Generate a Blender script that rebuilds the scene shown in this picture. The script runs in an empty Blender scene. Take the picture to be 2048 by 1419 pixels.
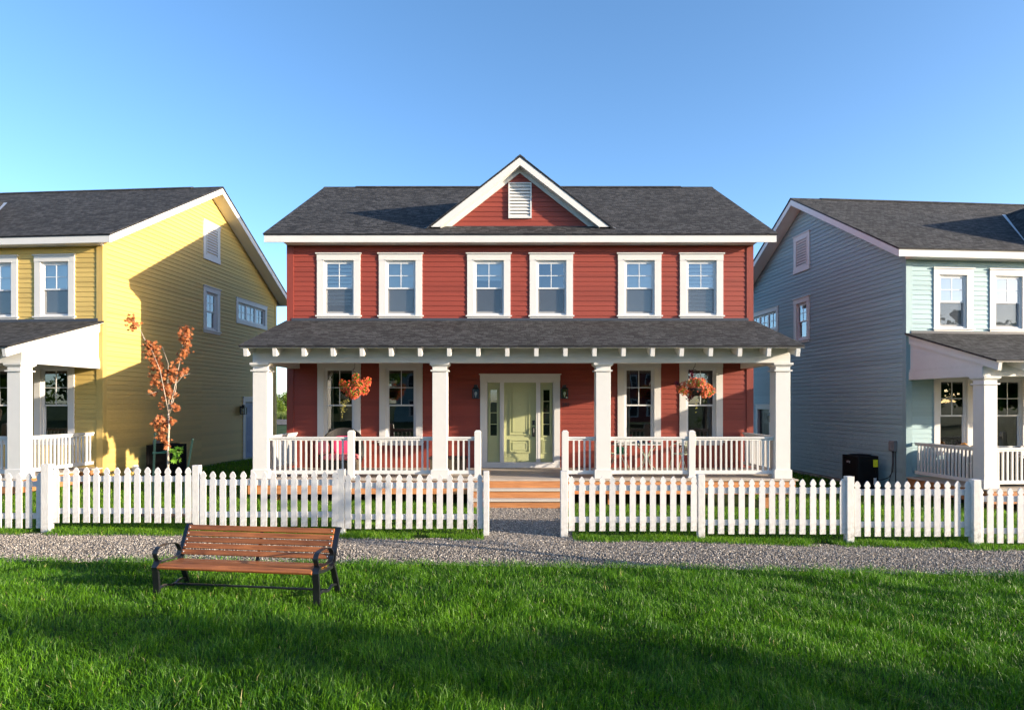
import bpy, bmesh, math, random
import numpy as np
from mathutils import Vector, Matrix

R = math.radians
random.seed(7)
rng = np.random.default_rng(7)
scene = bpy.context.scene
COL = scene.collection

F, HC = 1290.0, 2.2            # focal length in photo pixels (2048 wide), camera height


def wx(px, Y):
    return (px - 1024.0) / F * Y


def wz(py, Y):
    return HC + (808.0 - py) * Y / F


# ---------------------------------------------------------------- mesh helpers
class MB:
    def __init__(self):
        self.v, self.f, self.uv = [], [], []

    def face(self, pts, uv=None):
        n = len(self.v)
        self.v += [tuple(p) for p in pts]
        self.f.append(tuple(range(n, n + len(pts))))
        self.uv.append(uv)
        return self

    def hull(self, pts, faces):
        n = len(self.v)
        self.v += [tuple(p) for p in pts]
        for f in faces:
            self.f.append(tuple(n + i for i in f))
            self.uv.append(None)
        return self

    def box(self, x0, x1, y0, y1, z0, z1):
        return self.hull([(x0, y0, z0), (x1, y0, z0), (x1, y1, z0), (x0, y1, z0),
                          (x0, y0, z1), (x1, y0, z1), (x1, y1, z1), (x0, y1, z1)],
                         [(3, 2, 1, 0), (4, 5, 6, 7), (0, 1, 5, 4), (1, 2, 6, 5), (2, 3, 7, 6), (3, 0, 4, 7)])

    def prism(self, poly, d):
        """poly: ordered 3D points, swept by vector d."""
        n = len(poly)
        d = Vector(d)
        a = [Vector(p) for p in poly]
        nrm = Vector((0, 0, 0))
        for i in range(n):
            nrm += a[i].cross(a[(i + 1) % n])
        if nrm.dot(d) > 0:
            a = a[::-1]
        pts = a + [p + d for p in a]
        fs = [tuple(range(n)), tuple(range(2 * n - 1, n - 1, -1))]
        for i in range(n):
            j = (i + 1) % n
            fs.append((j, i, n + i, n + j))
        return self.hull(pts, fs)

    def bar(self, a, b, w, h, up=(0, 0, 1)):
        """rectangular bar from a to b: w across, h along up."""
        a, b = Vector(a), Vector(b)
        t = (b - a).normalized()
        s = t.cross(Vector(up))
        if s.length < 1e-4:
            s = t.cross(Vector((1, 0, 0)))
        s.normalize()
        u = s.cross(t)
        q = [a + s * (-w / 2) + u * (-h / 2), a + s * (w / 2) + u * (-h / 2),
             a + s * (w / 2) + u * (h / 2), a + s * (-w / 2) + u * (h / 2)]
        return self.prism(q, b - a)

    def tube(self, pts, r, n=8, caps=True):
        pts = [Vector(p) for p in pts]
        m = len(pts)
        rr = r if isinstance(r, (list, tuple)) else [r] * m
        base = len(self.v)
        prev = None
        for i, p in enumerate(pts):
            t = (pts[min(i + 1, m - 1)] - pts[max(i - 1, 0)]).normalized()
            if prev is None:
                s = t.orthogonal().normalized()
            else:
                s = prev - t * prev.dot(t)
                s = s.normalized() if s.length > 1e-5 else t.orthogonal().normalized()
            prev = s
            u = t.cross(s)
            for k in range(n):
                a = 2 * math.pi * k / n
                self.v.append(tuple(p + (s * math.cos(a) + u * math.sin(a)) * rr[i]))
        for i in range(m - 1):
            for k in range(n):
                k2 = (k + 1) % n
                self.f.append((base + i * n + k, base + i * n + k2, base + (i + 1) * n + k2, base + (i + 1) * n + k))
                self.uv.append(None)
        if caps:
            self.f.append(tuple(base + k for k in range(n))[::-1])
            self.uv.append(None)
            self.f.append(tuple(base + (m - 1) * n + k for k in range(n)))
            self.uv.append(None)
        return self

    def lathe(self, prof, n=20, c=(0, 0, 0), squash=1.0):
        """prof: (r, z) list around z axis."""
        base = len(self.v)
        m = len(prof)
        for r, z in prof:
            for k in range(n):
                a = 2 * math.pi * k / n
                self.v.append((c[0] + r * math.cos(a), c[1] + r * squash * math.sin(a), c[2] + z))
        for i in range(m - 1):
            for k in range(n):
                k2 = (k + 1) % n
                self.f.append((base + i * n + k, base + i * n + k2, base + (i + 1) * n + k2, base + (i + 1) * n + k))
                self.uv.append(None)
        return self

    def flat_sweep(self, pts, x0, x1, th):
        """flat bar following (y, z) points, spanning x0..x1, thickness th."""
        m = len(pts)
        P = [Vector((0, p[0], p[1])) for p in pts]
        ring = []
        for i in range(m):
            t = (P[min(i + 1, m - 1)] - P[max(i - 1, 0)]).normalized()
            nrm = Vector((0, -t.z, t.y))
            ring.append((P[i] - nrm * th / 2, P[i] + nrm * th / 2))
        base = len(self.v)
        for a, b in ring:
            self.v += [(x0, a.y, a.z), (x1, a.y, a.z), (x1, b.y, b.z), (x0, b.y, b.z)]
        for i in range(m - 1):
            for k in range(4):
                k2 = (k + 1) % 4
                self.f.append((base + i * 4 + k, base + i * 4 + k2, base + i * 4 + 4 + k2, base + i * 4 + 4 + k))
                self.uv.append(None)
        self.f += [(base + 3, base + 2, base + 1, base), tuple(base + (m - 1) * 4 + k for k in range(4))]
        self.uv += [None, None]
        return self

    def mesh(self, name, mat, smooth=False):
        me = bpy.data.meshes.new(name)
        me.from_pydata(self.v, [], self.f)
        if any(u is not None for u in self.uv):
            lay = me.uv_layers.new(name='UVMap')
            i = 0
            for f, u in zip(self.f, self.uv):
                for k in range(len(f)):
                    lay.data[i].uv = u[k] if u is not None else (self.v[f[k]][0], self.v[f[k]][2])
                    i += 1
        for m in (mat if isinstance(mat, (list, tuple)) else [mat]):
            me.materials.append(m)
        if smooth:
            me.polygons.foreach_set('use_smooth', [True] * len(me.polygons))
        me.update()
        return me

    def build(self, name, mat, parent=None, loc=(0, 0, 0), rz=0, bevel=0, smooth=False):
        return link(name, self.mesh(name, mat, smooth), parent, loc, rz, bevel)


def link(name, me, parent=None, loc=(0, 0, 0), rz=0, bevel=0):
    o = bpy.data.objects.new(name, me)
    COL.objects.link(o)
    o.parent = parent
    o.location = loc
    o.rotation_euler = (0, 0, rz)
    if bevel:
        b = o.modifiers.new('bevel', 'BEVEL')
        b.width = bevel
        b.segments = 2
        b.limit_method = 'ANGLE'
    return o


def thing(name, label, cat, loc=(0, 0, 0), rz=0, group=None):
    o = bpy.data.objects.new(name, None)
    COL.objects.link(o)
    o.location = loc
    o.rotation_euler = (0, 0, rz)
    return tag(o, label, cat, group)


def tag(o, label, cat, group=None):
    o['label'] = label
    o['category'] = cat
    if group:
        o['group'] = group
    return o


def kind(o, k):
    o['kind'] = k
    return o


def np_mesh(name, V, T, mat, tint=None, normals_up=False):
    """triangles from numpy arrays, optional per-vertex float attribute 'tint'."""
    me = bpy.data.meshes.new(name)
    V = np.ascontiguousarray(V, dtype=np.float32)
    T = np.ascontiguousarray(T, dtype=np.int32)
    me.vertices.add(len(V))
    me.vertices.foreach_set('co', V.ravel())
    me.loops.add(T.size)
    me.loops.foreach_set('vertex_index', T.ravel())
    me.polygons.add(len(T))
    me.polygons.foreach_set('loop_start', np.arange(0, T.size, 3, dtype=np.int32))
    if tint is not None:
        at = me.attributes.new('tint', 'FLOAT', 'POINT')
        at.data.foreach_set('value', np.ascontiguousarray(tint, dtype=np.float32))
    me.materials.append(mat)
    me.update(calc_edges=True)
    return me


# ---------------------------------------------------------------- materials
def new_mat(name):
    m = bpy.data.materials.new(name)
    m.use_nodes = True
    nt = m.node_tree
    return m, nt, nt.nodes['Principled BSDF']


def N(nt, t, **kw):
    n = nt.nodes.new(t)
    for k, v in kw.items():
        if k.startswith('_'):
            setattr(n, k[1:], v)
        else:
            n.inputs[k.replace('__', ' ')].default_value = v
    return n


def L(nt, a, ao, b, bi):
    nt.links.new(a.outputs[ao], b.inputs[bi])


def ramp(nt, stops):
    r = nt.nodes.new('ShaderNodeValToRGB')
    el = r.color_ramp.elements
    while len(el) > 1:
        el.remove(el[-1])
    el[0].position, el[0].color = stops[0][0], (*stops[0][1], 1)
    for p, c in stops[1:]:
        e = el.new(p)
        e.color = (*c, 1)
    return r


def mul(c, k):
    return tuple(min(1, x * k) for x in c)


def mat_paint(name, c, rough=.45, var=.08, scale=(2, 2, 2), nscale=3.0, bump=.0, spec=.4, bscale=30, dirt=0):
    m, nt, b = new_mat(name)
    tc = N(nt, 'ShaderNodeTexCoord')
    mp = N(nt, 'ShaderNodeMapping', Scale=scale)
    no = N(nt, 'ShaderNodeTexNoise', Scale=nscale, Detail=5.0, Roughness=.6)
    rp = ramp(nt, [(.3, mul(c, 1 - var)), (.7, mul(c, 1 + var))])
    L(nt, tc, 'Object', mp, 'Vector'); L(nt, mp, 'Vector', no, 'Vector'); L(nt, no, 'Fac', rp, 'Fac')
    L(nt, rp, 'Color', b, 'Base Color')
    b.inputs['Roughness'].default_value = rough
    b.inputs['Specular IOR Level'].default_value = spec
    if bump:
        n2 = N(nt, 'ShaderNodeTexNoise', Scale=bscale, Detail=4.0)
        bp = N(nt, 'ShaderNodeBump', Strength=bump, Distance=.01)
        L(nt, mp, 'Vector', n2, 'Vector'); L(nt, n2, 'Fac', bp, 'Height'); L(nt, bp, 'Normal', b, 'Normal')
    return m


def mat_siding(name, c):
    """painted lap siding: faint grain along the boards, slight tone change from board to board."""
    m, nt, b = new_mat(name)
    tc = N(nt, 'ShaderNodeTexCoord')
    mp = N(nt, 'ShaderNodeMapping', Scale=(1.2, 1.2, 40))
    no = N(nt, 'ShaderNodeTexNoise', Scale=4.0, Detail=6.0, Roughness=.65)
    L(nt, tc, 'Object', mp, 'Vector'); L(nt, mp, 'Vector', no, 'Vector')
    mp2 = N(nt, 'ShaderNodeMapping', Scale=(.22, .22, 7.874))
    vo = N(nt, 'ShaderNodeTexWhiteNoise')
    fl = N(nt, 'ShaderNodeVectorMath', _operation='FLOOR')
    L(nt, tc, 'Object', mp2, 'Vector'); L(nt, mp2, 'Vector', fl, 0); L(nt, fl, 'Vector', vo, 'Vector')
    ad = N(nt, 'ShaderNodeMath', _operation='MULTIPLY_ADD'); ad.inputs[1].default_value = .55
    L(nt, vo, 'Value', ad, 0); L(nt, no, 'Fac', ad, 2)
    n3 = N(nt, 'ShaderNodeTexNoise', Scale=.7, Detail=3.0)
    L(nt, tc, 'Object', n3, 'Vector')
    ad2 = N(nt, 'ShaderNodeMath', _operation='MULTIPLY_ADD'); ad2.inputs[1].default_value = .3
    L(nt, n3, 'Fac', ad2, 0); L(nt, ad, 'Value', ad2, 2)
    rp = ramp(nt, [(.45, mul(c, .86)), (1.35, mul(c, 1.12))])
    L(nt, ad2, 'Value', rp, 'Fac'); L(nt, rp, 'Color', b, 'Base Color')
    b.inputs['Roughness'].default_value = .55
    b.inputs['Specular IOR Level'].default_value = .35
    bp = N(nt, 'ShaderNodeBump', Strength=.25, Distance=.004)
    L(nt, no, 'Fac', bp, 'Height'); L(nt, bp, 'Normal', b, 'Normal')
    return m


def mat_shingle(name):
    m, nt, b = new_mat(name)
    tc = N(nt, 'ShaderNodeTexCoord')
    nw = N(nt, 'ShaderNodeTexNoise', Scale=9.0, Detail=2.0)
    L(nt, tc, 'UV', nw, 'Vector')
    wob = N(nt, 'ShaderNodeVectorMath', _operation='MULTIPLY_ADD')
    wob.inputs[1].default_value = (.012, .006, 0)
    L(nt, nw, 'Color', wob, 0); L(nt, tc, 'UV', wob, 2)
    outs = []
    for wdt, off, c1, c2 in ((.125, .37, (.014, .0145, .016), (.088, .087, .089)), (.22, .61, (.024, .024, .026), (.066, .066, .067))):
        br = N(nt, 'ShaderNodeTexBrick', _offset=off, _offset_frequency=2, _squash=1.6, _squash_frequency=3)
        br.inputs['Color1'].default_value = (*c1, 1)
        br.inputs['Color2'].default_value = (*c2, 1)
        br.inputs['Mortar'].default_value = (.008, .008, .009, 1)
        br.inputs['Scale'].default_value = 1.0
        br.inputs['Mortar Size'].default_value = .010
        br.inputs['Mortar Smooth'].default_value = .6
        br.inputs['Bias'].default_value = -.15
        br.inputs['Brick Width'].default_value = wdt
        br.inputs['Row Height'].default_value = .105
        L(nt, wob, 'Vector', br, 'Vector')
        outs.append(br)
    mx = N(nt, 'ShaderNodeMix', _data_type='RGBA')
    mx.inputs[0].default_value = .28
    L(nt, outs[0], 'Color', mx, 6); L(nt, outs[1], 'Color', mx, 7)
    gr = N(nt, 'ShaderNodeTexNoise', Scale=160.0, Detail=3.0)
    L(nt, tc, 'UV', gr, 'Vector')
    big = N(nt, 'ShaderNodeTexNoise', Scale=1.1, Detail=4.0)
    L(nt, tc, 'UV', big, 'Vector')
    s = N(nt, 'ShaderNodeMath', _operation='MULTIPLY'); L(nt, gr, 'Fac', s, 0); L(nt, big, 'Fac', s, 1)
    s2 = N(nt, 'ShaderNodeMapRange'); L(nt, s, 'Value', s2, 0)
    s2.inputs[1].default_value = .1; s2.inputs[2].default_value = .42
    s2.inputs[3].default_value = .8; s2.inputs[4].default_value = 1.2
    mm = N(nt, 'ShaderNodeVectorMath', _operation='SCALE')
    L(nt, mx, 2, mm, 0); L(nt, s2, 0, mm, 'Scale')
    L(nt, mm, 0, b, 'Base Color')
    b.inputs['Roughness'].default_value = .9
    b.inputs['Specular IOR Level'].default_value = .25
    bp = N(nt, 'ShaderNodeBump', Strength=.7, Distance=.012, _invert=True)
    L(nt, outs[0], 'Fac', bp, 'Height')
    bp2 = N(nt, 'ShaderNodeBump', Strength=.5, Distance=.006)
    L(nt, gr, 'Fac', bp2, 'Height'); L(nt, bp, 'Normal', bp2, 'Normal'); L(nt, bp2, 'Normal', b, 'Normal')
    return m


def mat_wood(name, c1, c2, rough=.5, axis='X', knots=True, spec=.4):
    m, nt, b = new_mat(name)
    tc = N(nt, 'ShaderNodeTexCoord')
    sc = {'X': (1.5, 22, 22), 'Y': (22, 1.5, 22), 'Z': (22, 22, 1.5)}[axis]
    mp = N(nt, 'ShaderNodeMapping', Scale=sc)
    oi = N(nt, 'ShaderNodeObjectInfo')
    sh = N(nt, 'ShaderNodeVectorMath', _operation='ADD')
    L(nt, tc, 'Object', mp, 'Vector'); L(nt, mp, 'Vector', sh, 0); L(nt, oi, 'Random', sh, 1)
    no = N(nt, 'ShaderNodeTexNoise', Scale=1.6, Detail=7.0, Roughness=.62, Distortion=.7)
    L(nt, sh, 'Vector', no, 'Vector')
    n2 = N(nt, 'ShaderNodeTexNoise', Scale=1.7, Detail=2.0)
    L(nt, tc, 'Object', n2, 'Vector')
    a = N(nt, 'ShaderNodeMath', _operation='MULTIPLY_ADD'); a.inputs[1].default_value = .45
    L(nt, n2, 'Fac', a, 0); L(nt, no, 'Fac', a, 2)
    rp = ramp(nt, [(.42, c1), (.95, c2)])
    rv = N(nt, 'ShaderNodeMapRange'); L(nt, oi, 'Random', rv, 0)
    rv.inputs[3].default_value = .78; rv.inputs[4].default_value = 1.2
    sv = N(nt, 'ShaderNodeVectorMath', _operation='SCALE'); L(nt, rp, 'Color', sv, 0); L(nt, rv, 0, sv, 'Scale')
    L(nt, a, 'Value', rp, 'Fac'); L(nt, sv, 0, b, 'Base Color')
    b.inputs['Roughness'].default_value = rough
    b.inputs['Specular IOR Level'].default_value = spec
    bp = N(nt, 'ShaderNodeBump', Strength=.25, Distance=.004)
    L(nt, no, 'Fac', bp, 'Height'); L(nt, bp, 'Normal', b, 'Normal')
    return m


def mat_glass(name, refl=.3, tint=.8):
    m, nt, b = new_mat(name)
    nt.nodes.remove(b)
    out = nt.nodes['Material Output']
    tr = N(nt, 'ShaderNodeBsdfTransparent'); tr.inputs[0].default_value = (tint, tint * 1.02, tint * 1.01, 1)
    gl = N(nt, 'ShaderNodeBsdfGlossy'); gl.inputs['Roughness'].default_value = .004
    gl.inputs['Color'].default_value = (.93, .97, 1, 1)
    fr = N(nt, 'ShaderNodeFresnel', IOR=1.5)
    tc = N(nt, 'ShaderNodeTexCoord')
    nz = N(nt, 'ShaderNodeTexNoise', Scale=1.3, Detail=1.0)
    bp = N(nt, 'ShaderNodeBump', Strength=.05, Distance=.05)
    L(nt, tc, 'Object', nz, 'Vector'); L(nt, nz, 'Fac', bp, 'Height'); L(nt, bp, 'Normal', gl, 'Normal')
    a = N(nt, 'ShaderNodeMath', _operation='ADD', _use_clamp=True); a.inputs[1].default_value = refl - .04
    mx = N(nt, 'ShaderNodeMixShader')
    L(nt, fr, 'Fac', a, 0); L(nt, a, 'Value', mx, 'Fac'); L(nt, tr, 0, mx, 1); L(nt, gl, 0, mx, 2)
    L(nt, mx, 0, out, 'Surface')
    return m


def mat_screen(name):
    m, nt, b = new_mat(name)
    nt.nodes.remove(b)
    out = nt.nodes['Material Output']
    tr = N(nt, 'ShaderNodeBsdfTransparent')
    df = N(nt, 'ShaderNodeBsdfDiffuse'); df.inputs[0].default_value = (.10, .10, .105, 1)
    mx = N(nt, 'ShaderNodeMixShader'); mx.inputs[0].default_value = .42
    L(nt, tr, 0, mx, 1); L(nt, df, 0, mx, 2); L(nt, mx, 0, out, 'Surface')
    return m


def mat_leaf(name, c1, c2, trans=.35, rough=.5, spec=.25, dry=False):
    """leaf faces: colour from the per-leaf 'tint' attribute, part of the light shines through."""
    m, nt, b = new_mat(name)
    out = nt.nodes['Material Output']
    at = N(nt, 'ShaderNodeAttribute', _attribute_name='tint')
    hf = N(nt, 'ShaderNodeMath', _operation='MULTIPLY'); hf.inputs[1].default_value = .5; L(nt, at, 'Fac', hf, 0)
    rp = ramp(nt, [(0.0, c1), (.5, c2), (.75, (.50, .42, .18))] if dry else [(0.0, c1), (.5, c2)])
    L(nt, hf, 'Value', rp, 'Fac'); L(nt, rp, 'Color', b, 'Base Color')
    b.inputs['Roughness'].default_value = rough
    b.inputs['Specular IOR Level'].default_value = spec
    tl = N(nt, 'ShaderNodeBsdfTranslucent')
    br = N(nt, 'ShaderNodeVectorMath', _operation='MULTIPLY'); br.inputs[1].default_value = (1.05, 1.2, .7)
    L(nt, rp, 'Color', br, 0); L(nt, br, 0, tl, 'Color')
    mx = N(nt, 'ShaderNodeMixShader'); mx.inputs[0].default_value = trans
    L(nt, b, 0, mx, 1); L(nt, tl, 0, mx, 2); L(nt, mx, 0, out, 'Surface')
    return m


def mat_tint(name, stops, rough=.9, bump=0):
    m, nt, b = new_mat(name)
    at = N(nt, 'ShaderNodeAttribute', _attribute_name='tint')
    rp = ramp(nt, stops)
    L(nt, at, 'Fac', rp, 'Fac')
    tc = N(nt, 'ShaderNodeTexCoord')
    no = N(nt, 'ShaderNodeTexNoise', Scale=90.0, Detail=2.0)
    L(nt, tc, 'Object', no, 'Vector')
    mr = N(nt, 'ShaderNodeMapRange'); L(nt, no, 'Fac', mr, 0)
    mr.inputs[1].default_value = .3; mr.inputs[2].default_value = .7; mr.inputs[3].default_value = .8; mr.inputs[4].default_value = 1.2
    sc = N(nt, 'ShaderNodeVectorMath', _operation='SCALE')
    L(nt, rp, 'Color', sc, 0); L(nt, mr, 0, sc, 'Scale'); L(nt, sc, 0, b, 'Base Color')
    b.inputs['Roughness'].default_value = rough
    b.inputs['Specular IOR Level'].default_value = .2
    return m


def mat_ground(name, c1, c2, c3, s1=.8, s2=35):
    m, nt, b = new_mat(name)
    tc = N(nt, 'ShaderNodeTexCoord')
    n1 = N(nt, 'ShaderNodeTexNoise', Scale=s1, Detail=6.0)
    n2 = N(nt, 'ShaderNodeTexNoise', Scale=s2, Detail=5.0)
    L(nt, tc, 'Object', n1, 'Vector'); L(nt, tc, 'Object', n2, 'Vector')
    a = N(nt, 'ShaderNodeMath', _operation='ADD'); L(nt, n1, 'Fac', a, 0); L(nt, n2, 'Fac', a, 1)
    h = N(nt, 'ShaderNodeMath', _operation='MULTIPLY'); h.inputs[1].default_value = .5; L(nt, a, 'Value', h, 0)
    rp = ramp(nt, [(.36, c1), (.5, c2), (.64, c3)])
    L(nt, h, 'Value', rp, 'Fac'); L(nt, rp, 'Color', b, 'Base Color')
    b.inputs['Roughness'].default_value = .95
    b.inputs['Specular IOR Level'].default_value = .15
    bp = N(nt, 'ShaderNodeBump', Strength=.8, Distance=.03)
    L(nt, n2, 'Fac', bp, 'Height'); L(nt, bp, 'Normal', b, 'Normal')
    return m


def mat_weave(name, c1, c2, s=60):
    m, nt, b = new_mat(name)
    tc = N(nt, 'ShaderNodeTexCoord')
    ck = N(nt, 'ShaderNodeTexChecker', Scale=s)
    ck.inputs['Color1'].default_value = (*c1, 1); ck.inputs['Color2'].default_value = (*c2, 1)
    L(nt, tc, 'Object', ck, 'Vector'); L(nt, ck, 'Color', b, 'Base Color')
    bp = N(nt, 'ShaderNodeBump', Strength=.8, Distance=.01); L(nt, ck, 'Fac', bp, 'Height'); L(nt, bp, 'Normal', b, 'Normal')
    b.inputs['Roughness'].default_value = .6
    return m


M = {}
M['white'] = mat_paint('white_paint', (.60, .59, .57), .42, .03, nscale=1.6, bump=.06)
M['fence'] = mat_paint('fence_paint', (.60, .59, .585), .55, .05, scale=(6, 6, 1.2), nscale=3.0, bump=.25, bscale=14)
M['fence_post'] = mat_paint('post_paint', (.58, .57, .555), .6, .08, scale=(6, 6, 1.2), nscale=3.0, bump=.3, bscale=14)
def grime(m, top=.22, col=(.20, .17, .12)):
    nt = m.node_tree
    b = nt.nodes['Principled BSDF']
    src = b.inputs['Base Color'].links[0].from_socket
    tc = N(nt, 'ShaderNodeTexCoord')
    sp = N(nt, 'ShaderNodeSeparateXYZ'); L(nt, tc, 'Object', sp, 0)
    mr = N(nt, 'ShaderNodeMapRange'); L(nt, sp, 'Z', mr, 0)
    mr.inputs[1].default_value = 0; mr.inputs[2].default_value = top; mr.inputs[3].default_value = .95; mr.inputs[4].default_value = .12
    no = N(nt, 'ShaderNodeTexNoise', Scale=14.0, Detail=6.0); L(nt, tc, 'Object', no, 'Vector')
    r = N(nt, 'ShaderNodeMapRange'); L(nt, no, 'Fac', r, 0)
    r.inputs[1].default_value = .42; r.inputs[2].default_value = .72
    mu = N(nt, 'ShaderNodeMath', _operation='MULTIPLY'); L(nt, mr, 0, mu, 0); L(nt, r, 0, mu, 1)
    mx = N(nt, 'ShaderNodeMix', _data_type='RGBA')
    mx.inputs[7].default_value = (*col, 1)
    L(nt, mu, 0, mx, 0); nt.links.new(src, mx.inputs[6]); L(nt, mx, 2, b, 'Base Color')


grime(M['fence_post'], .30)
grime(M['fence'], .20)
M['beam'] = mat_paint('beam_paint', (.58, .57, .54), .5, .05, scale=(1, 6, 6), nscale=2.5, bump=.2, bscale=10)
M['vinyl'] = mat_paint('window_vinyl', (.62, .63, .64), .3, .01)
M['soffit'] = mat_paint('soffit_metal', (.74, .72, .67), .5, .03, scale=(30, .3, .3), nscale=1.0, bump=.3, bscale=4)
M['red'] = mat_siding('red_siding', (.225, .041, .026))
M['red_board'] = mat_paint('red_board', (.212, .039, .025), .5, .07, scale=(8, 8, 1), bump=.1)
M['yellow'] = mat_siding('yellow_siding', (.52, .368, .112))
M['yellow_board'] = mat_paint('yellow_board', (.51, .358, .109), .5, .06, scale=(8, 8, 1), bump=.1)
M['blue'] = mat_siding('blue_siding', (.245, .365, .39))
M['blue_board'] = mat_paint('blue_board', (.235, .355, .38), .5, .06, scale=(8, 8, 1), bump=.1)
M['shingle'] = mat_shingle('asphalt_shingle')
M['dark_trim'] = mat_paint('roof_edge', (.012, .012, .014), .5, .1)
M['flash'] = mat_paint('flashing', (.045, .05, .065), .35, .1)
M['valley'] = mat_paint('valley_metal', (.30, .32, .35), .3, .1)
M['glass'] = mat_glass('window_glass', .23, .85)
M['glass_low'] = mat_glass('porch_window_glass', .14, .8)
M['screen'] = mat_screen('insect_screen')
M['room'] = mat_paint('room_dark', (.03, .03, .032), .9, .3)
M['blind'] = mat_paint('blind_fabric', (.78, .78, .76), .7, .05, scale=(1, 1, 14), nscale=2.0)
M['curtain'] = mat_paint('curtain_fabric', (.42, .36, .27), .8, .2, scale=(30, 30, 1), nscale=1.0)
M['door'] = mat_paint('green_door', (.40, .415, .21), .4, .03, bump=.04)
M['door_blue'] = mat_paint('blue_door', (.13, .21, .40), .4, .05)
M['black'] = mat_paint('black_metal', (.012, .012, .014), .38, .2, spec=.5)
M['black_gloss'] = mat_paint('black_cast_iron', (.010, .011, .014), .28, .2, spec=.6, bump=.08)
M['unit_black'] = mat_paint('unit_black', (.010, .010, .011), .75, .2, spec=.12)
M['navy'] = mat_paint('navy_plastic', (.012, .02, .10), .4, .1)
M['bulb'] = mat_paint('bulb_glass', (.75, .70, .62), .2, .02)
M['lamp_glass'] = mat_glass('lantern_glass', .12, .85)
M['cedar'] = mat_wood('cedar', (.28, .10, .034), (.54, .24, .09), .7)
M['deck'] = mat_wood('deck_boards', (.36, .29, .23), (.62, .53, .44), .75)
M['stair_edge'] = mat_wood('stair_tread', (.50, .44, .37), (.68, .62, .54), .75)
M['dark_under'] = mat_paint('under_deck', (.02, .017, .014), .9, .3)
M['bench_wood'] = mat_wood('bench_wood', (.09, .027, .008), (.39, .135, .042), .38)
M['bolt'] = mat_paint('bolt_steel', (.6, .6, .6), .3, .1)
M['grass'] = mat_leaf('grass_blade', (.013, .072, .004), (.150, .335, .012), .27, .42, .3, True)
M['yard'] = mat_leaf('yard_grass_blade', (.035, .12, .006), (.19, .35, .018), .38, .5, .3, True)
M['ground'] = mat_ground('lawn_soil', (.016, .028, .006), (.03, .055, .010), (.05, .08, .014))
M['gravel_bed'] = mat_ground('gravel_bed', (.06, .052, .047), (.13, .115, .10), (.22, .20, .18), 1.2, 70)
M['stone'] = mat_tint('crushed_stone', [(0, (.07, .061, .053)), (.3, (.22, .193, .166)), (.7, (.36, .32, .28)), (1, (.64, .59, .52))])
M['mulch'] = mat_ground('mulch', (.03, .018, .012), (.07, .04, .028), (.11, .07, .05), 3, 60)
M['maple'] = mat_leaf('maple_leaf', (.19, .045, .014), (.48, .175, .062), .3, .5)
M['green_leaf'] = mat_leaf('green_leaf', (.05, .16, .012), (.24, .42, .04), .35, .45)
M['bark'] = mat_paint('bark_pale', (.42, .34, .27), .8, .3, scale=(6, 6, 20), nscale=2.0, bump=.4)
M['bark_dark'] = mat_paint('bark_dark', (.10, .075, .055), .9, .3, scale=(6, 6, 2), nscale=2.0, bump=.5)
M['stake'] = mat_paint('stake_green', (.02, .05, .04), .5, .2)
M['bush'] = mat_leaf('bush_leaf', (.05, .11, .012), (.20, .27, .035), .3, .5)
M['far_tree'] = mat_leaf('tree_leaf', (.03, .075, .012), (.10, .17, .025), .3, .5)
M['tall_grass'] = mat_leaf('tall_grass', (.04, .09, .015), (.20, .22, .06), .3, .6)
M['flower'] = mat_leaf('orange_flower', (.50, .045, .022), (.82, .17, .075), .3, .5)
M['flower_pink'] = mat_leaf('salmon_flower', (.50, .055, .03), (.84, .24, .115), .3, .5)
M['plum'] = mat_leaf('plum_leaf', (.05, .008, .016), (.16, .02, .05), .25, .5)
M['vine'] = mat_leaf('yellow_vine', (.32, .28, .05), (.60, .52, .14), .3, .5)
M['pot'] = mat_paint('planter', (.035, .028, .022), .7, .2)
M['wicker'] = mat_weave('wicker_brown', (.10, .075, .045), (.045, .032, .02), 55)
M['wicker_black'] = mat_weave('wicker_black', (.022, .020, .019), (.010, .009, .009), 60)
M['pink'] = mat_paint('pink_cushion', (.85, .20, .22), .8, .06)
M['magenta'] = mat_paint('magenta_cushion', (.50, .035, .11), .8, .08)
M['sage'] = mat_paint('sage_metal', (.46, .50, .36), .45, .08)
M['mesh_sage'] = mat_weave('mesh_sage', (.42, .45, .33), (.25, .27, .2), 90)
M['pebble'] = mat_paint('table_glass', (.20, .26, .24), .2, .15)
M['blue_item'] = mat_paint('blue_glaze', (.02, .10, .45), .3, .1)
M['red_item'] = mat_paint('red_glaze', (.55, .03, .05), .4, .1)
M['green_item'] = mat_paint('green_cloth', (.02, .16, .06), .6, .2)
M['beige'] = mat_paint('beige_cushion', (.45, .36, .26), .85, .1)
M['pattern'] = mat_weave('patterned_pillow', (.75, .73, .70), (.10, .11, .14), 24)
M['orange_item'] = mat_paint('orange_pillow', (.70, .30, .06), .8, .1)
M['yellow_label'] = mat_paint('yellow_label', (.80, .72, .02), .5, .03)
M['grey_box'] = mat_paint('grey_box', (.20, .19, .19), .5, .08)
M['concrete'] = mat_paint('concrete', (.40, .38, .35), .9, .15, bump=.3)
M['tie'] = mat_paint('green_tie', (.02, .22, .14), .6, .1)
M['wire'] = mat_paint('wire_pale', (.35, .28, .26), .6, .2)

# ---------------------------------------------------------------- house
CACHE = {}
W, D = 6.02, 9.98              # half width and depth of a house
ES, ZE = .5538, 6.54           # main roof pitch, top of roof at the eave
RY = 4.99                      # ridge, behind the front wall


def zroof(y):
    return ZE + ES * (y + .38)


def cached(key, fn):
    if key not in CACHE:
        CACHE[key] = fn()
    return CACHE[key]


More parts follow.
